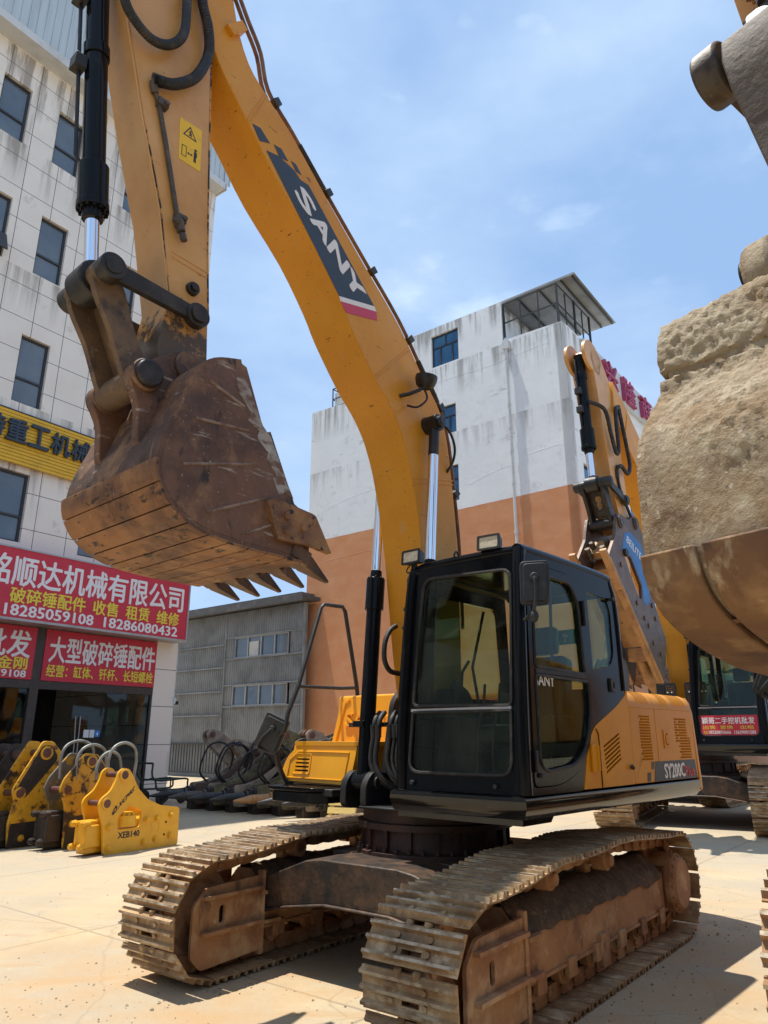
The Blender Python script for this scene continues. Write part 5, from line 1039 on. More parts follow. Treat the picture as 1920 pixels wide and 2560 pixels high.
# guards and banner
gd = MB()
for (y0, y1) in ((.115, .475), (-.50, -.02)):
    gd.plate(rnd([(y0, 1.28), (y1, 1.28), (y1, 2.17), (y1 - .02, 2.21), (y0 + .02, 2.21), (y0, 2.17)], .02), .012, FRONT((.60, 0, 0)), grid_holes(y0 + .03, y1 - .03, 1.40, 2.17, 9 if y0 > 0 else 11, 22, lambda i, k: k in (4, 17), (.45, .45)))
gdo = gd.build('guard_panel', mBLKM, e2, .003)
gb = MB()
for y in (.19, .26, .40, .46, -.10, -.17): 
    for z in (1.46, 2.05): MB().cyl((.612, y, z), (.622, y, z), .012, n=10).build('guard_bolt', mWLET, gdo)
FL = frame((.70, 0, 1.215), (0, 1, 0), (-.085, 0, 1.68))
bn = MB().plate(rr(.315, 1.205, .125, .44, (.09, .09, .01, .01)), .003, FL, (), .004); bno = bn.build('banner', mSIGN, e2)
tf = lambda x, y: FL @ Matrix.Translation((x, y, .0085))
for a_, x_, z_, w_, h_ in (('颖哥二手挖机批发', .36, .305, .80, .105), ('18520893666', .45, .150, .34, .05), ('13639001585', .84, .150, .32, .05)): MB().text(a_, tf(x_, z_), w_, h_, .001, .02).build('lettering', mWLET, bno)
for a_, x_, z_, w_, h_ in (('出售', .37, .222, .19, .06), ('置换', .63, .222, .20, .06), ('出租', .94, .222, .20, .06), ('电话', .37, .145, .06, .055)): MB().text(a_, tf(x_, z_), w_, h_, .001).build('lettering', mYLET, bno)

# ------------------------------------------------------------------ the third excavator: muddy bucket in the right foreground
e3 = full_machine('excavator', (4.6, 4.55), 55, 38, 1.25, 'yellow excavator at right edge with mud caked bucket hanging nearest the camera', mTRKR)
make_boom(e3, mBOOM); boom_cylinders(e3)
make_arm(e3, mARM, [(2.20, 3.05), (2.24, 3.5), (2.42, 4.2), (2.80, 5.4), (3.25, 6.7), (3.5, 7.6), (3.35, 8.1), (2.9, 7.9), (2.6, 7.0), (2.15, 5.4), (1.88, 4.2), (1.86, 3.4), (1.95, 3.0), (2.08, 2.94)], .18)
R1, R2, R3, R4 = (2.50, 4.02), (1.86, 3.95), (2.45, 3.02), (2.05, 3.05)
make_links(e3, R1, R2, R3, mLNK3, mSTEEL, .24, 1.7)
for yy in (-.28, .28): MB().cyl((R1[0], yy - .07, R1[1]), (R1[0], yy + .05, R1[1]), .13, n=28).build('link_boss', mSTEEL, e3, .015)
for yy in (-.23, .23): MB().cyl((R3[0], yy - .06, R3[1] - .05), (R3[0], yy + .06, R3[1] - .05), .17, n=28).build('pin_boss', mMUDB, e3, .02)
make_bucket_cyl(e3, (3.35, 7.4), R1, .93, mbar=mARM)
W3 = [(2.0, 2.66), (2.45, 2.80), (2.66, 2.835), (2.735, 2.80), (2.765, 2.68), (2.785, 2.50), (2.87, 2.40), (2.965, 2.27), (3.0, 2.16), (3.005, 2.02), (3.01, 1.88), (2.995, 1.77), (2.93, 1.67), (2.78, 1.59), (2.59, 1.535), (2.42, 1.51), (1.8, 1.47)]
M3 = [(1.8, 1.50), (1.76, 1.85), (1.86, 2.3), (1.97, 2.62)]
b3 = make_bucket(e3, W3, M3, .53, mMUDB, mMUDW, [(1.92, 3.16), (2.2, 3.18), (2.50, 3.13), (2.58, 3.0), (2.58, 2.80), (2.3, 2.74), (1.95, 2.85)], (R3, R4), (-1, -.1), .66, .67, None, segs=1)
# wear strips run down the back of this bucket, and dried mud covers its upper half
D3 = dense(W3, 6); L3 = plen(D3); O3 = offset(D3, .03)
if O3[60][0] < D3[60][0]: O3 = offset(D3, -.03)
ws = MB(); cuts = [-.565, -.30, -.27, -.06, -.03, .20, .23, .565]
for a, e in ((-.575, -.375), (-.350, -.115), (-.09, .17), (.195, .40), (.425, .575)):
    d0_ = L3 * (.572 if a < -.1 else .552)
    pts = [along(D3, d0_ + (L3 * .985 - d0_) * i / 24) for i in range(25)]; po = [along(O3, (d0_ + (L3 * .985 - d0_) * i / 24) * plen(O3) / L3) for i in range(25)]
    ws.prism(pts + po[::-1], a, e)
ws.build('wear_strip', mMUDW, b3, .008)
md = MB(); nu, nv = 170, 120
for i in range(nu + 1):
    d = L3 * (.02 + .56 * i / nu); p = along(D3, d); p2 = along(D3, d + .01); t_ = (V(p2) - V(p)).normalized(); nn = V((t_.y, -t_.x)); nn = nn if nn.x * (p[0] - 2.4) + nn.y * (p[1] - 2.2) > 0 else -nn
    for j in range(nv + 1):
        y = -.575 + 1.15 * j / nv
        h = .010 + .006 * noise.noise(V((d * 3.2, y * 3.2, 1))) + .006 * noise.noise(V((d * 11, y * 11, 4))) + .010 * noise.noise(V((d * 30, y * 30, 9))) + .009 * noise.noise(V((d * 62, y * 62, 3)))
        cr_ = abs(d - L3 * (.325 + .012 * noise.noise(V((y * 4, 0, 2))) + .02 * y)); h -= .05 * max(0, 1 - cr_ / .017)
        f = max(0, min(1, (.50 - d / L3 + .10 * noise.noise(V((y * 3, 5, 1)))) / .08)); h = h * f - .006 * (1 - f)
        md.v.append(V((p[0] + nn.x * h, y, p[1] + nn.y * h)))
for i in range(nu):
    for j in range(nv): md.f.append((i * (nv + 1) + j, (i + 1) * (nv + 1) + j, (i + 1) * (nv + 1) + j + 1, i * (nv + 1) + j + 1))
md.build('dried_mud', mMUDB, b3, sharp=60)

# ------------------------------------------------------------------ the fourth excavator, mostly hidden behind the breaker
e4 = full_machine('excavator', (8.4, 21.2), 41, 41, 1.1, 'yellow excavator farthest back, only its ribbed brown bucket showing behind the breaker')
make_boom(e4, mBOOM); boom_cylinders(e4); make_arm(e4, mARM); make_links(e4, P1, P2, P3, mSTEEL, mDARK); make_bucket_cyl(e4, (3.72, 7.6), P1, .83)
make_bucket(e4, WRAP, MOUTH, .54, mBUCK, mBUCK, EAR, (P3, P4), (-.93, -.37), .44, .97, CUT)

# ------------------------------------------------------------------ left building: tiled offices over shops
LB = thing('shop_building', (-6.5, 21.9, 0), radians(54), 'four storey cream panelled building with shops below and blue cladding on top', 'building')
WP = frame((0, 0, 0), (1, 0, 0), (0, 0, 1))           # facade plane: x along, z up, +normal towards the yard
def wp(x=0, y=0, z=0): return frame((x, y, z), (1, 0, 0), (0, 0, 1))
cols = [(-14.2, -13.4), (-12.25, -11.43), (-9.85, -9.03), (-7.40, -6.58), (-5.72, -4.90), (-3.30, -2.48), (-1.62, -.80)]
rows = [(17.87, 19.80), (14.03, 15.97), (10.11, 12.09), (6.37, 8.22)]
holes = [[(a, b), (c, b), (c, d), (a, d)] for a, c in cols for b, d in rows]
fw = MB().plate([(-42, 4.30), (.35, 4.30), (.35, 21), (-42, 21)], .25, WP, holes, -.25)
fw.build('facade', mCREAM, LB)
MB().box(.12, .35, .25, 12, G, 21).box(-42, .12, 11.8, 12, G, 21).box(-42, -41.8, .25, 11.8, G, 21).box(-41.8, .12, .25, 11.8, 20.8, 21).box(-41.8, -15, .0, .25, G, 4.3).build('rear_walls', mCREAM, LB)
for (a, c) in cols:
    for (b, d) in rows:
        f_ = MB().plate([(a + .002, b + .002), (c - .002, b + .002), (c - .002, d - .002), (a + .002, d - .002)], .07, wp(0, .17, 0), [[(a + .06, b + .06), (c - .06, b + .06), (c - .06, b + (d - b) * .36), (a + .06, b + (d - b) * .36)], [(a + .06, b + (d - b) * .36 + .06), (c - .06, b + (d - b) * .36 + .06), (c - .06, d - .06), (a + .06, d - .06)]])
        wo = f_.build('window', mWFR, LB)
        MB().box(a + .04, c - .04, .145, .150, b + .04, d - .04).build('pane', mGLZ, wo)
        if (a, b) == (-7.40, 14.03): 
            aw = MB().box(-.41, .41, -.02, .02, -.62, 0, Matrix.Translation(((a + c) / 2, -.02, b + .70)) @ Matrix.Rotation(radians(-22), 4, 'X')); aw.build('tilted_sash', mWFR, wo)
cl3 = MB(); x = -15.2
while x < .45:
    cl3.prism([(x, 21.2), (x, 25), (x + .20, 25), (x + .20, 21.2)], -.50, -.48).prism([(x + .20, 21.2), (x + .20, 25), (x + .235, 25), (x + .235, 21.2)], -.53, -.48); x += .235
cl3.box(-15.2, .25, -.48, .3, 21.25, 25).box(.25, .29, -.5, 12, 21.2, 25); cl3.build('cladding', mCLAD, LB)
MB().box(-15.2, .32, -.55, .26, 20.93, 21.2).box(.35, .40, -.55, 12, 20.93, 21.2).build('white_soffit', mTRIM, LB)
MB().box(-.41, .35, -.02, .5, G, 4.30).build('corner_pillar', wallmat("pillar_panels", [(.78, .73, .65)], (.3, .2, .1), [(1.2, 1.3, .5)], seam=(50, 1.06, 20, .74 + 10.6), rough=.45), LB)
MB().box(-4.10, -3.87, -.02, .16, G, 4.28).box(-15, -4.10, -.01, .12, 2.76, 2.965).box(-3.87, -.41, -.01, .12, 2.76, 2.965).box(-.47, -.41, .0, .1, G, 2.76).box(-9.0, -8.9, 0, .12, G, 2.76).build('shopfront_frame', mat("shop_frame", [(.045, .036, .032), ((.08, .06, .05), 4, .5, .7)], .55), LB)
MB().box(-14.8, .12, 6.0, 6.1, G, 4.2).box(-14.8, .12, .3, 6, 4.2, 4.3).box(-14.8, .12, .3, 6, G + .005, G + .02).build('shop_interior', mat("shop_inside", [(.07, .062, .055), ((.03, .03, .03), 1, .4, .6)], .8), LB)
dl = MB().box(-2.83, -.47, .04, .052, G + .02, 2.75).build('glass_door', mSGL, LB)
MB().box(-8.9, -4.10, .04, .052, G + .02, 2.75).build('shop_window', mSGL, LB)
MB().tube([(-2.74, 0, 2.12), (-2.70, -.02, 1.4), (-2.70, -.02, .3)], .014, 8).tube([(-2.60, 0, 2.12), (-2.60, -.02, 1.4), (-2.60, -.02, .3)], .014, 8).build('door_handle', mALU, dl)
MB().box(-2.44, -2.28, .030, .036, 1.58, 1.78).box(-2.26, -2.12, .030, .036, 1.58, 1.78).build('paper_notice', mWHITE, dl)
MB().box(-2.10, -1.96, .030, .036, 1.60, 1.76).build('blue_notice', mat("notice_blue", [(.02, .22, .65)], .5), dl)
MB().box(-2.05, -2.01, .026, .030, 1.64, 1.71).build('notice_symbol', mWLET, dl)
def txt(mb, s, x0, x1, zc, ht, y, bold=.012): mb.text(s, frame((x0, y, zc - ht / 2), (1, 0, 0), (0, 0, 1)), x1 - x0, ht, .006, bold, 2); return mb
def board(name, x0, x1, z0, z1, y0, y1, m, label, cat='sign'):
    r = thing(name, LB.location, LB.rotation_euler.z, label, cat)
    MB().box(x0, x1, y0, y1, z0, z1).build('board', m, r)
    return r
s1 = board('shop_sign', -9, .13, 4.36, 6.06, -.60, -.02, mSIGN, 'large red company fascia sign with nine white characters above the shopfront')
MB().box(-9, .13, -.62, -.57, 4.30, 4.36).box(-9, .13, -.62, -.57, 6.06, 6.10).box(.13, .18, -.62, -.02, 4.30, 6.10).box(-9, .13, -.57, -.02, 4.30, 4.358).build('sign_frame', mALU, s1)
txt(MB(), '铭顺达机械有限公司', -5.92, -.06, 5.52, .74, -.601, .022).build('lettering', mWLET, s1)
m1 = MB(); 
for s, a, b in (('破碎锤配件', -5.24, -3.22), ('收售', -2.99, -2.24), ('租赁', -1.98, -1.21), ('维修', -.95, -.16)): txt(MB(), s, a, b, 4.915, .38, -.601, .02).build('lettering', mYLET, s1)
txt(MB(), '18285059108', -5.32, -2.95, 4.555, .27, -.601, .025).build('lettering', mWLET, s1); txt(MB(), '18286080432', -2.62, -.19, 4.555, .27, -.601, .025).build('lettering', mWLET, s1)
s2 = board('shop_sign', -3.86, -.415, 2.972, 4.27, -.035, -.005, mSIGN, 'red spare parts sign with seven white characters over the glass door')
txt(MB(), '大型破碎锤配件', -3.72, -.47, 3.775, .66, -.036, .022).build('lettering', mWLET, s2)
txt(MB(), '经营：缸体、钎杆、长短螺栓', -3.74, -.48, 3.235, .31, -.036, .02).build('lettering', mYLET, s2)
s3 = board('shop_sign', -8.9, -4.11, 2.972, 4.27, -.035, -.005, mSIGN, 'cut off red wholesale sign over the shop window at the left edge')
txt(MB(), '批发', -5.46, -4.24, 3.83, .66, -.036, .022).build('lettering', mWLET, s3)
txt(MB(), '黑金刚', -5.42, -4.27, 3.36, .31, -.036, .02).build('lettering', mYLET, s3)
txt(MB(), '18285059108', -5.95, -4.27, 3.10, .17, -.036, .02).build('lettering', mWLET, s3)
s4 = thing('shop_sign', LB.location, LB.rotation_euler.z, 'yellow slatted sign board with dark raised characters on the second floor', 'sign')
sl4 = MB(); z = 8.37
while z < 9.74: sl4.prism([(-9, z), (-9, z + .082), (-3.1, z + .082), (-3.1, z)], -.16, -.10); sl4.box(-9, -3.1, -.10, -.08, z + .082, z + .094); z += .094
sl4.build('board', mSGOLD, s4, .008)
MB().box(-9, -3.1, -.17, 0, 9.765, 9.80).build('sign_rail', mWFR, s4)
for i, chh in enumerate('特重工机械'): MB().text(chh, frame((-6.40 + i * .605, -.19, 8.93), (1, 0, 0), (0, 0, 1)), .54, .60, .05, .03).build('lettering', mNAVY, s4)
sc_ = thing('security_camera', LB.location, LB.rotation_euler.z, 'small white and black security camera on the shop corner pillar', 'camera')
MB().box(.34, .38, -.08, .02, 2.55, 2.72).tube([(.38, -.03, 2.64), (.43, -.05, 2.64), (.45, -.05, 2.6)], .012).build('bracket', mWHITE, sc_); MB().cyl((.45, -.05, 2.62), (.45, -.05, 2.52), .06, .05, 14).build('dome', mBLKM, sc_, .01)
cab_ = MB().tube([(.36, -.025, 4.2), (.362, -.025, 3.4), (.358, -.025, 2.6), (.362, -.025, .3)], .008, 6); cab_.build('cable', mWHITE, sc_)

# ------------------------------------------------------------------ white plaster building with an orange base
WB = thing('plaster_building', (-3.27, 30, 0), radians(-38.6), 'tall white plaster building with orange lower storeys behind the main excavator', 'building')
bw = [(6.64, 7.92, 15.72, 17.13), (6.43, 7.71, 12.70, 13.90), (6.45, 7.74, 9.95, 11.37), (6.5, 7.8, 6.4, 7.8)]
O_ = [(0, G), (12.27, G), (12.27, 15.70), (9.87, 15.78), (9.87, 17.46), (5.4, 17.53), (2.0, 17.5), (2.0, 15.60), (0, 15.72)]
MB().plate(O_, .3, WP, [[(a, c), (b, c), (b, d), (a, d)] for a, b, c, d in bw], -.3).build('front_wall', mWALL, WB)
# plaster mouldings, cracks stand a few millimetres proud
cr3 = MB()
for pts in ([(2.2, 14.2), (4.0, 14.75), (6.5, 15.02), (9.0, 14.96), (11.4, 15.06), (11.75, 14.9), (11.72, 13.5), (11.76, 12.6)], [(.25, 10.6), (1.5, 11.02), (3.4, 11.25), (5.2, 11.35), (6.3, 11.5)], [(.3, 14.9), (.9, 15.25), (2.6, 15.3)], [(.25, 14.8), (.28, 12.5), (.25, 10.7)], [(8.1, 10.45), (9.4, 10.75), (9.8, 10.8)], [(10.4, 11.0), (11.6, 11.1), (12.0, 11.05)], [(1.0, 8.6), (3, 8.7), (5.4, 8.65)]):
    P = dense(pts, 8); cr3.tube([(p[0], .003, p[1] + .03 * noise.noise(V((p[0] * 5, p[1], 3)))) for p in P], .007, 5)
cr3.build('plaster_ridge', mWALL, WB)
rw = [(.78, 1.9, 9.2, 10.55), (5, 6.3, 9.2, 10.55), (9, 10.3, 9.2, 10.55), (.78, 1.9, 5.8, 7.2), (5, 6.3, 5.8, 7.2), (9, 10.3, 5.8, 7.2), (13, 14.3, 9.2, 10.55), (13, 14.3, 5.8, 7.2)]
RW = frame((12.27, 0, 0), (0, 1, 0), (0, 0, 1))
MB().plate([(.0, G), (22, G), (22, 15.70), (0, 15.70)], .3, RW, [[(a, c), (b, c), (b, d), (a, d)] for a, b, c, d in rw], -.3).build('side_wall', mWALL, WB)
MB().box(0, .3, .3, 22, G, 15.6).box(.3, 11.97, .3, 22, 15.2, 15.4).box(.3, 11.97, 21.7, 22, G, 15.2).box(2.0, 2.2, .3, 4, 15.4, 17.4).box(9.66, 9.86, .3, 4, 15.4, 17.4).box(2.0, 9.86, 3.8, 4, 15.4, 17.4).box(2.0, 9.86, .3, 3.8, 17.2, 17.4).build('rear_walls', mWALL, WB)
for (a, b, c, d) in bw:
    zs = c + (d - c) * .62; h_ = [[(a + .05, c + .05), (a + .36, c + .05), (a + .36, zs - .02), (a + .05, zs - .02)], [(a + .41, c + .05), (b - .36, c + .05), (b - .36, zs - .02), (a + .41, zs - .02)], [(b - .31, c + .05), (b - .05, c + .05), (b - .05, zs - .02), (b - .31, zs - .02)], [(a + .05, zs + .03), ((a + b) / 2 - .02, zs + .03), ((a + b) / 2 - .02, d - .05), (a + .05, d - .05)], [((a + b) / 2 + .02, zs + .03), (b - .05, zs + .03), (b - .05, d - .05), ((a + b) / 2 + .02, d - .05)]]
    wo = MB().plate([(a + .002, c + .002), (b - .002, c + .002), (b - .002, d - .002), (a + .002, d - .002)], .05, wp(0, .13, 0), h_).build('window', mWFR, WB); MB().box(a + .03, b - .03, .115, .12, c + .03, d - .03).build('pane', mGLZB, wo)
for (a, b, c, d) in rw:
    wo = MB().plate([(a + .002, c + .002), (b - .002, c + .002), (b - .002, d - .002), (a + .002, d - .002)], .05, frame((12.13, 0, 0), (0, 1, 0), (0, 0, 1)), [[(a + .05, c + .05), (b - .05, c + .05), (b - .05, c + .8), (a + .05, c + .8)], [(a + .05, c + .85), (b - .05, c + .85), (b - .05, d - .05), (a + .05, d - .05)]]).build('window', mWFR, WB); MB().box(12.145, 12.15, a + .03, b - .03, c + .03, d - .03).build('pane', mGLZB, wo)
pz = MB().tube([(10.06, -.12, 15.75), (10.06, -.12, 5), (10.06, -.12, G)], .055, 12)
for z in (14.9, 13.0, 12.1, 11.2, 10.0, 8.2, 6.0, 3.5): pz.cyl((10.06, -.12, z), (10.06, -.12, z + .14), .07, n=12)
pz.box(9.94, 10.2, -.2, .0, 15.3, 15.62); pz.build('drain_pipe', mTRIM, WB)
MB().box(12.27, 12.40, 1.5, 21.9, 14.35, 15.66).build('fascia', mTRIM, WB)
FM = lambda y, z: frame((12.405, y, z), (0, 1, 0), (0, 0, 1))
for i, chh in enumerate('兴隆商城'): MB().text(chh, FM(3.1 + i * 1.95, 14.5), 1.25, 1.05, .10, .03).build('lettering', mPLET, WB)
cn = MB()
for x, y in ((9.92, .1), (12.1, .1), (12.1, 1.6), (12.1, 3.0), (9.92, 3.0)): cn.box(x - .035, x + .035, y - .035, y + .035, 15.5, 17.4)
for x in (10.62, 11.35): cn.box(x - .02, x + .02, .08, .12, 15.5, 17.4)
for y in (.8, 2.3): cn.box(12.08, 12.12, y - .02, y + .02, 15.5, 17.3)
for z in (16.55, 17.36): cn.box(9.92, 12.1, .085, .115, z - .025, z + .025).box(12.085, 12.115, .1, 3.0, z - .025, z + .025)
for x in (9.5, 10.4, 11.3, 12.2, 12.65): cn.box(x - .03, x + .03, -.4, 3.3, 17.42, 17.48, Matrix.Translation((0, 0, .12)) @ Matrix.Rotation(radians(-2.5), 4, 'X'))
cn.build('roof_frame', mGREY, WB)
MB().box(9.35, 12.75, -.45, 3.4, 17.50, 17.53, Matrix.Translation((0, 0, .12)) @ Matrix.Rotation(radians(-2.5), 4, 'X')).box(9.35, 12.75, -.48, -.45, 17.46, 17.55, Matrix.Translation((0, 0, .12)) @ Matrix.Rotation(radians(-2.5), 4, 'X')).build('canopy_roof', mSHED, WB)
wt = MB().box(.75, 1.5, .7, 1.3, 16.0, 16.75).build('rooftop_tank', mTRIM, WB)
tkf = MB()
for x in (.7, 1.55):
    for y in (.6, 1.4): tkf.box(x - .02, x + .02, y - .02, y + .02, 15.5, 16.95)
for z in (16.0, 16.4, 16.93): tkf.box(.7, 1.55, .58, .62, z - .02, z + .02).box(.68, .72, .6, 1.4, z - .02, z + .02)
tkf.build('tank_frame', mWFR, WB)

# ------------------------------------------------------------------ grey sheet-metal shed
SH = thing('metal_shed', (-3.27, 30, 0), radians(-38.6), 'grey corrugated metal shed between the shops and the white building', 'shed')
def sheet(x0, x1, z0, z1, y, holes_=()):
    m_ = MB(); x = x0; 
    while x < x1 - 1e-6:
        e = min(x + .14, x1); zz = [(z0, z1)]
        for (a, b, c, d) in holes_:
            if e > a and x < b: zz = [(z0, c), (d, z1)]
        for a_, b_ in zz:
            if b_ - a_ < .01: continue
            m_.add([(x, y, a_), (x + .035, y - .03, a_), (x + .06, y - .03, a_), (x + .085, y, a_), (e, y, a_), (x, y, b_), (x + .035, y - .03, b_), (x + .06, y - .03, b_), (x + .085, y, b_), (e, y, b_)], [(i, i + 1, i + 6, i + 5) for i in range(4)])
        x += .14
    return m_
r1 = (-3.86, -.50, 4.88, 5.78); r2 = (-3.86, -.50, 2.86, 3.72)
fs = MB()
for (x0, x1, z0, z1, dy) in ((-9.2, -4.45, 5.52, 6.9, -.02), (-9.2, -4.45, 4.53, 5.52, 0), (-9.2, -4.45, 3.50, 4.53, .02), (-9.2, -4.45, 2.50, 3.50, .04), (-9.2, -4.45, 1.35, 2.50, .06), (-4.45, .42, 5.80, 6.9, -.05), (-4.45, .42, 4.86, 5.80, -.03), (-4.45, .42, 3.74, 4.86, -.01), (-4.45, .42, 2.84, 3.74, .01), (-4.45, .42, 1.35, 2.84, .03)):
    q = sheet(x0, x1, z0, z1, -.42 + dy, [r for r in (r1, r2) if r[2] > z0 - .1 and r[3] < z1 + .1]); fs.add(q.v, q.f)
fs.build('corrugated_front', mSHED, SH, sharp=20)
fl = MB()
for (x0, x1, z) in ((-9.2, -4.45, 5.52), (-9.2, -4.45, 4.53), (-9.2, -4.45, 3.5), (-9.2, -4.45, 2.5), (-4.45, .42, 5.80), (-4.45, .42, 4.86), (-4.45, .42, 3.74), (-4.45, .42, 2.84)): fl.box(x0, x1, -.51, -.45, z - .03, z + .03)
fl.box(.36, .48, -.50, -.36, G, 6.9).box(-4.49, -4.41, -.51, -.40, 1.4, 6.9).build('flashing', mSHED, SH)
for (a, b, c, d) in (r1, r2):
    n_ = 4; hh = [[(a + .04 + (b - a) * i / n_, c + .05), ((a - .03) + (b - a) * (i + 1) / n_, c + .05), ((a - .03) + (b - a) * (i + 1) / n_, d - .05), (a + .04 + (b - a) * i / n_, d - .05)] for i in range(n_)]
    wo = MB().plate([(a, c), (b, c), (b, d), (a, d)], .05, wp(0, -.40, 0), hh).build('window', mALU, SH); MB().box(a, b, -.39, -.385, c, d).build('pane', mGLZ, wo)
MB().box(-2.95, -2.35, -.42, -.405, 4.93, 5.55).build('window_board', mTRIM, SH)
MB().box(-9.2, -.05, -.30, 9, 6.6, 6.7).box(-9.2, -.05, 8.8, 9, G, 6.6).box(-.12, -.04, .02, 8.8, G, 6.6).box(-9.2, -9.1, -.3, 8.8, G, 6.6).box(-9.1, -.12, -.2, -.15, G, 1.6).build('shed_walls', mSHED, SH)
MB().box(-9.4, .85, -1.05, -.02, 6.95, 7.10).box(-9.4, -.02, -.02, 9.2, 6.95, 7.10).box(-9.4, .85, -1.10, -1.05, 6.86, 7.14).box(-9.4, .5, -.8, -.03, 7.10, 7.28).build('roof', mat('dark_roof_sheet', [(.085, .085, .085), ((.16, .155, .15), 3, .5, .7)], .6), SH)
ga = MB()
for i in range(44): ga.box(-8.9 + i * .2, -8.87 + i * .2, -.48, -.45, .1, 1.35)
ga.box(-9, .1, -.49, -.45, 1.3, 1.36).box(-9, .1, -.49, -.45, .1, .16).build('gate_bars', mWFR, SH)

# ------------------------------------------------------------------ hydraulic breakers
BR = radians(56)
def breaker(loc, rz, prof, mnear, mfar, gap, label, pins, hole=None, block=(.0, 1.2, .02, .42), group='hydraulic breakers standing in the yard', bolts=(), name='hydraulic_breaker', mblk=None, blk_out=True):
    r = thing(name, loc, rz, label, 'breaker', group)
    hs_ = [hole] if hole else []
    WPn = frame((0, 0, 0), (1, 0, 0), (0, 0, 1))
    pn = MB().plate(rnd(prof, .05), .04, WPn, hs_, -.02).build('side_plate', mnear, r, .008)
    pf = MB().plate(rnd(prof, .05), .04, wp(0, gap, 0), hs_, -.02).build('side_plate', mfar, r, .008)
    b = MB().box(block[0], block[1], .025, gap - .025, block[2], block[3])
    if blk_out: b.box(block[0] - .30, block[0], .10, gap - .10, block[2] - .03, block[3] + .02).box(block[0] - .33, block[0] - .05, .06, gap - .06, block[2] + .05, block[3] - .04)
    bo_ = b.build('hammer_body', mblk or mnear, r, .02)
    if blk_out:
        for zz in (block[2] + .07, block[3] - .02):
            for yy in (.10, gap - .10): MB().cyl((block[0] - .42, yy, zz), (block[0] - .25, yy, zz), .035, n=12).cyl((block[0] - .40, yy, zz), (block[0] - .345, yy, zz), .052, n=6).build('tie_rod_bolt', mblk or mnear, bo_, .005)
    for (x, z, rad) in pins:
        MB().cyl((x, -.05, z), (x, gap + .05, z), rad * .55, n=18).cyl((x, .03, z), (x, .16, z), rad * .72, n=18).cyl((x, -.045, z), (x, -.03, z), rad * .8, n=20).build('pin', mat_pin, r, .006)
        MB().lathe([(rad * .62, 0), (rad * 1.15, 0), (rad * 1.15, .02), (rad * .62, .02), (rad * .62, 0)], 26, frame((x, -.02, z), (1, 0, 0), (0, 0, 1))).build('pin_collar', mnear, pn, .004)
    for (x, z) in bolts: MB().cyl((x, -.02, z), (x, -.03, z), .052, n=16).bolt((x, -.03, z), (0, -1, 0), .042, .028).cyl((x, -.055, z), (x, -.075, z), .022, n=10).build('side_bolt', mnear, pn, .003)
    return r, pn
mat_pin = mat("pin_rust", [(.15, .06, .045), ((.08, .035, .03), 8, .45, .65), ((.3, .22, .17), 15, .62, .75)], .5, .2)
t_ = V((.559, .829, 0)); n_out = V((.829, -.559, 0)); PB = V((-4.11, 11.51, 0))
XP = [(0, G), (1.38, G), (1.365, .50), (.98, .555), (.72, .66), (.52, .83), (.385, 1.04), (.31, 1.125), (.20, 1.135), (.125, 1.08), (.10, .97), (.02, .82), (-.12, .725), (-.165, .64), (-.13, .53), (-.06, .36)]
x1, xp = breaker(PB, BR, XP, mBYEL, mBYEL, .40, 'bright yellow hydraulic breaker with black lettering, nearest in the left row', [(.235, 1.035, .075), (-.03, .645, .075)], rnd([(.20, .265), (.19, .44), (.40, .59), (.62, .51), (.60, .275)], .04), (.06, 1.34, .0, .40), bolts=[(.05, .32), (.07, .03), (.72, .37), (.92, .37), (1.20, .40), (.70, .055), (.92, .07), (1.20, .10)])
MB().plate(rr(.83, .985, .155, .325, .03), .004, wp(0, -.0205, 0), [rr(.842, .973, .167, .313, .025)]).build('plate_rim', mBYEL, xp)
ih = MB().cyl((.40, .06, .30), (.40, .06, .455), .15, n=26).cyl((.40, .06, .455), (.40, .06, .50), .09, n=20)
for i in range(10): ih.bolt((.40 + .12 * cos(i * .628), .06 + .12 * sin(i * .628), .455), (0, 0, 1), .02, .03)
ih.build('valve_head', mBYEL, x1)
MB().cyl((1.11, -.0205, .30), (1.11, -.023, .30), .018, n=12).cyl((1.09, -.0205, .12), (1.09, -.023, .12), .018, n=12).build('plate_hole', mINT, xp)
tx = MB().text('XEB140', frame((.225, -.021, .145), (1, 0, 0), (0, 0, 1)), .385, .085, .002, .03); tx.build('lettering', mKLET, xp); tx = MB()
k1 = len(tx.v); tx.text('XCMG', ID, 1, 1, .002, .045)
for i in range(k1, len(tx.v)):
    p = tx.v[i]; tx.v[i] = V((.175, -.021, .555)) + V((.25, 0, .235)) * p.x + V((.02, 0, .085)) * p.y + V((0, -p.z, 0))
tx.plate([(.075, .50), (.10, .475), (.16, .535), (.165, .60), (.13, .61)], .002, wp(0, -.021, 0), [[(.10, .505), (.145, .545), (.14, .585)]]).build('emblem', mKLET, xp)
mh = MB()
for (a, b_, yy, pk) in ((.36, .87, .55, 1.50), (.30, .74, .75, 1.36), (.10, .62, 1.0, 1.47), (-.02, .55, 1.25, 1.53)):
    mh.tube([(a, yy, .95), (a - .02, yy, pk - .25), (a + .06, yy, pk - .07), ((a + b_) / 2, yy, pk), (b_ - .06, yy, pk - .08), (b_, yy, pk - .28), (b_ - .03, yy, .9)], .022, 10, rib=.22, smooth=14)
BH = [(0, G), (1.25, G), (1.25, .50), (.88, .62), (.70, .95), (.62, 1.14), (.45, 1.32), (.22, 1.345), (-.11, .97), (-.175, .80), (-.05, .57)]
rl, rp = breaker(PB - n_out * 1.0, BR, BH, mBYW, mBMOT, .42, 'rusty yellow breaker with worn plates behind the bright yellow one', [(.34, 1.21, .085), (-.04, .80, .085)], None, (.05, 1.2, .0, .48), mblk=mBDRK, bolts=[(.1, .3), (.5, .1)])
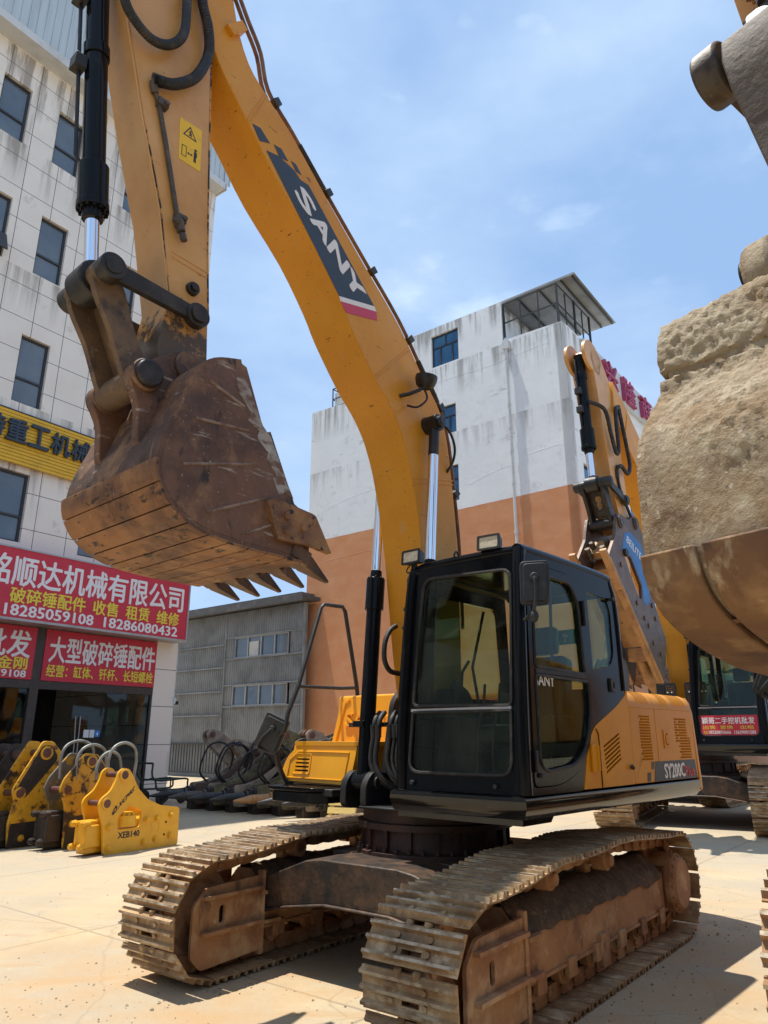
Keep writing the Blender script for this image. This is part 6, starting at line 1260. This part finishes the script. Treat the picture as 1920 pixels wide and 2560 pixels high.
MB().plate(rnd([(0.0, G + .01), (1.24, G + .01), (1.24, .40), (.3, .42), (.02, .40)], .03), .003, wp(0, -.0205, 0)).build('dark_lower_coat', mBDRK, rp)
MB().plate(rnd([(.18, 1.30), (.42, 1.31), (.60, 1.12), (.52, 1.02), (.36, 1.08), (.20, 1.20)], .04), .003, wp(0, -.0205, 0)).build('black_paint_patch', mBDRK, rp)
mho = mh.build('breaker_hose', mat("corrugated_hose", [(.26, .26, .235), ((.14, .14, .12), 9, .45, .7)], .5, .3), None)
mho.location = PB; mho.rotation_euler = (0, 0, BR); tag(mho, 'bundle of grey corrugated hoses arching over the yellow breakers', 'hose')
YB = [(-.45, G), (.85, G), (.85, .5), (.45, .62), (.20, .95), (.28, 1.34), (.10, 1.52), (-.08, 1.53), (-.43, .92), (-.50, .78), (-.44, .62), (-.50, .3)]
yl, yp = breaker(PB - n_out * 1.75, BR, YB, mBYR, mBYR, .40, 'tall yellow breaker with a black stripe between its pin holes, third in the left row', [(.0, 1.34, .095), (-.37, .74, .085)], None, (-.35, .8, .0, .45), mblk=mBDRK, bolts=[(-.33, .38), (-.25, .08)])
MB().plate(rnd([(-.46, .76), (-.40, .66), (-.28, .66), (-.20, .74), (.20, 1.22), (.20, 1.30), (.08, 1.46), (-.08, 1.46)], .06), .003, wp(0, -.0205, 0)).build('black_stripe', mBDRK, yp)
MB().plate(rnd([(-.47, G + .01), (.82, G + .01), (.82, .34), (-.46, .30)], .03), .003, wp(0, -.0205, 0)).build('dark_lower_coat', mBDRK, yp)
bl_, _p = breaker(PB - n_out * 2.7 + t_ * .05, BR, [(p[0], p[1] * .97) for p in YB], mBDRK, mBDRK, .40, 'black breaker cut off by the left edge of the picture', [(.0, 1.30, .095), (-.37, .72, .085)], None, (-.35, .8, .0, .45))
# two rows of dark breakers lying in front of the shed, chisels out
CH = [(.05, .06), (.92, .06), (1.02, .35), (1.27, .60), (1.64, .92), (1.95, 1.22), (1.98, 1.40), (1.86, 1.48), (1.64, 1.40), (1.28, 1.10), (.93, .82), (.6, .60), (.3, .50), (.05, .48)]
def lying(loc, rz, m1_, m2_, mc, label, sc=1, seed=0):
    r = thing('hydraulic_breaker', loc, rz, label, 'breaker', 'dark breakers laid out before the shed', sc)
    for yy, mm in ((0, m1_), (.42, m2_)):
        MB().plate(rnd(CH, .06), .04, wp(0, yy, 0), [rnd([(.78, .52), (1.0, .56), (1.36, .90), (1.52, 1.10), (1.38, 1.04), (1.0, .74)], .04)], -.02).build('side_plate', mm, r, .008)
    MB().box(.0, .98, .03, .39, G + .0, .42).box(-.06, .10, .08, .34, .10, .42).build('hammer_body', mBDRK, r, .02)
    MB().cyl((-.05, .21, .26), (-.14, .21, .27), .12, n=18).cyl((-.14, .21, .27), (-.50, .21, .26), .085, n=16).cyl((-.50, .21, .26), (-.86, .21, .24), .085, .022, 16).build('chisel', mc, r, .006)
    MB().cyl((1.85, -.04, 1.36), (1.85, .46, 1.36), .06, n=16).cyl((1.85, .04, 1.36), (1.85, .16, 1.36), .09, n=18).build('pin', mat_pin, r)
    hh = MB(); rn = random.Random(seed)
    for q in range(1 + seed % 2):
        yy = .12 + .2 * q; p = rn.uniform(1.05, 1.3)
        hh.tube([(.35, yy, .5), (.15, yy - .05, .75), (.30, yy - .1, p), (.62, yy - .1, p + .08), (.88, yy - .05, p - .15), (.85, yy, .75), (.7, yy, .55)], .022, 8, rib=.05, smooth=6)
    hh.build('breaker_hose', mRUB, r)
LR = atan2(.50, .866)
front = [((-1.15, 16.2), mBRK, mOLIV, mDARK, '', 1.12, 'brown breaker at the right end of the front row, beside the wooden pallet'), ((-1.72, 16.55), mTAN, mOLIV, mDARK, '', 1.12, 'tan breaker with dark chisel just right of the rusty orange chisel'), ((-2.30, 16.95), mOLIV, mTAN, mOCH, '', 1.12, 'breaker with rusty orange chisel in the middle of the front row'), ((-2.9, 17.3), mOLIV, mOLIV, mDARK, '', 1.12, 'olive breaker with long dark chisel left of the rusty chisel'), ((-3.5, 17.7), mTAN, mBRK, mDARK, '', 1.1, 'tan breaker with a dark chisel, third from the shop pillar'), ((-4.05, 18.1), mOLIV, mTAN, mSTEEL, '', 1.1, 'olive breaker with dull brown chisel, second from the shop pillar'), ((-4.6, 18.5), mBRK, mTAN, mDARK, '', 1.1, 'brown breaker at the left end of the front row beside the shop pillar')]
for i, (p, a_, b_, c_, _, s_, lb) in enumerate(front): lying((p[0], p[1], 0), LR, a_, b_, c_, lb, s_, i)
middle = [((-.55, 16.95), mOLIV, mTAN, 'olive breaker of the middle row, just behind the fuel tank'), ((-1.35, 17.5), mTAN, mBRK, 'tan breaker of the middle row, behind the orange chisel'), ((-2.1, 18.0), mBRK, mOLIV, 'brown breaker of the middle row, behind the rail mirror'), ((-2.85, 18.45), mOLIV, mOLIV, 'olive breaker of the middle row under the hose loops'), ((-3.6, 18.95), mTAN, mTAN, 'pale tan breaker of the middle row nearest the shop pillar')]
for i, (p, a_, b_, lb) in enumerate(middle): lying((p[0], p[1], 0), LR, a_, b_, mDARK, lb, 1.18, 40 + 2 * i)
back = [((-2.6, 20.9), mTAN, mTAN, 'tan weathered breaker tipped up at the left of the back row', 1.22), ((-2.1, 20.4), mOCH, mTAN, 'tan and rust breaker second in the back row', 1.05), ((-1.3, 19.7), mTAN, mBRK, 'worn brown breaker third in the back row', 1.05), ((-.5, 19.2), mOLIV, mOLIV, 'olive breaker with big pin holes in the back row', 1.2), ((.15, 18.7), mOLIV, mTAN, 'olive and tan breaker at the right of the back row', 1.2)]
for i, (p, a_, b_, lb, s_) in enumerate(back): lying((p[0], p[1], 0), LR + pi * .97, a_, b_, mDARK, lb, s_, 20 + i)
# pale wooden pallet leaning behind the track
pa = thing('wooden_pallet', (-1.18, 15.75, G), radians(-22), 'pale yellow wooden pallet leaning by the far crawler track', 'pallet')
PM = Matrix.Rotation(radians(20), 4, 'X')
for i in range(6): MB().box(0, .62, -.012, .012, .02 + i * .16, .14 + i * .16, Matrix.Rotation(radians(-20), 4, 'X')).build('slat', mWOOD, pa, .004)
for x in (.02, .52): MB().box(x, x + .08, .014, .09, 0, .96, Matrix.Rotation(radians(-20), 4, 'X')).build('bearer', mWOOD, pa, .004)
# tubular cart before the shop, and trees far right
ct = thing('hand_cart', LB.location, LB.rotation_euler.z, 'dark green tubular hand cart parked before the glass shop door', 'cart')
cm = MB()
for y in (-1.9, -1.3): cm.tube([(-1.6, y, .95), (-1.5, y, .55), (-.55, y, .55), (-.45, y, .45), (-.55, y, .30), (-1.4, y, .30)], .025, 8, smooth=4).tube([(-1.4, y, .30), (-1.5, y, .55)], .02, 8).tube([(-1.0, y, .30), (-1.0, y, .55)], .018, 8)
for x in (-1.5, -1.2, -.9, -.6): cm.tube([(x, -1.9, .55), (x, -1.3, .55)], .02, 8)
cm.tube([(-1.6, -1.9, .95), (-1.6, -1.3, .95)], .025, 8).build('cart_frame', mat("dark_green", [(.015, .04, .03)], .5), ct)
for y in (-1.95, -1.25):
    for x in (-1.3, -.65): MB().lathe([(.05, -.03), (.15, -.035), (.17, 0), (.15, .035), (.05, .03)], 20, frame((x, y, .11), (1, 0, 0), (0, 0, 1))).build('cart_wheel', mRUB, ct)
def tree(x, y, h, r, label, seed):
    rn = random.Random(seed); t = thing('tree', (x, y, G), 0, label, 'tree', 'trees beyond the yard')
    tr = MB().tube([(0, 0, 0), (.05, .02, h * .25), (0, .08, h * .5)], .14, 8)
    for i in range(6): a = i * 1.1; tr.cyl((0, .04, h * .3), (cos(a) * r * .6, sin(a) * r * .6, h * (.55 + .06 * i)), .06, .015, 6)
    tr.build('trunk', mBARK, t)
    lv = MB(); cl = [(rn.gauss(0, r * .45), rn.gauss(0, r * .45), h * .62 + rn.gauss(0, h * .16), rn.uniform(.25, .45) * r) for _ in range(16)]
    for _ in range(2600):
        c = rn.choice(cl); d = V((rn.gauss(0, 1), rn.gauss(0, 1), rn.gauss(0, 1))).normalized() * c[3] * rn.uniform(.6, 1.05); p = V(c[:3]) + d
        u = V((rn.gauss(0, 1), rn.gauss(0, 1), rn.gauss(0, .6))).normalized(); w2 = u.orthogonal().normalized(); s_ = rn.uniform(.12, .26)
        lv.add([p - u * s_, p + w2 * s_ * .5, p + u * s_, p - w2 * s_ * .5], [(0, 1, 2, 3)])
    lv.build('crown', mTREE, t)
tree(15.2, 29, 4.2, 2.0, 'small green tree visible under the cab with the red banner', 1)
tree(19.5, 33, 6.0, 2.6, 'taller green tree at the right edge beyond the bannered cab', 2)
# unseen building added behind the viewer to darken reflections in cab glass and paint
wh = thing('sky_blocker', (-4, -16, 0), 0, 'added unseen long low brown building behind the viewer, keeps cab reflections dark', 'building')
mWH = mat("brown_wall", [(.13, .105, .085), ((.09, .075, .06), .6, .42, .62), ((.20, .17, .14), 1.4, .55, .7)], .8)
MB().plate([(-26, G), (26, G), (26, 7.5), (-26, 7.5)], .3, frame((0, 0, 0), (-1, 0, 0), (0, 0, 1)), [rr(-24 + i * 6, -20 + i * 6, .2, 4.2, .01, 1) for i in range(8)], -.3).build('sky_blocker_wall', mWH, wh)
for i in range(8): MB().box(20 - i * 6, 24 - i * 6, -.32, -.28, G, 4.3).build('sky_blocker_door', mat_door if i else (mat_door := mat("door_blue_grey", [(.05, .06, .075), ((.09, .09, .09), 2, .5, .7)], .6)), wh)
MB().box(-26.5, 26.5, -9, .8, 7.5, 7.7).box(-26, 26, -8.6, -8.3, G, 7.5).build('sky_blocker_roof', mSHED, wh)
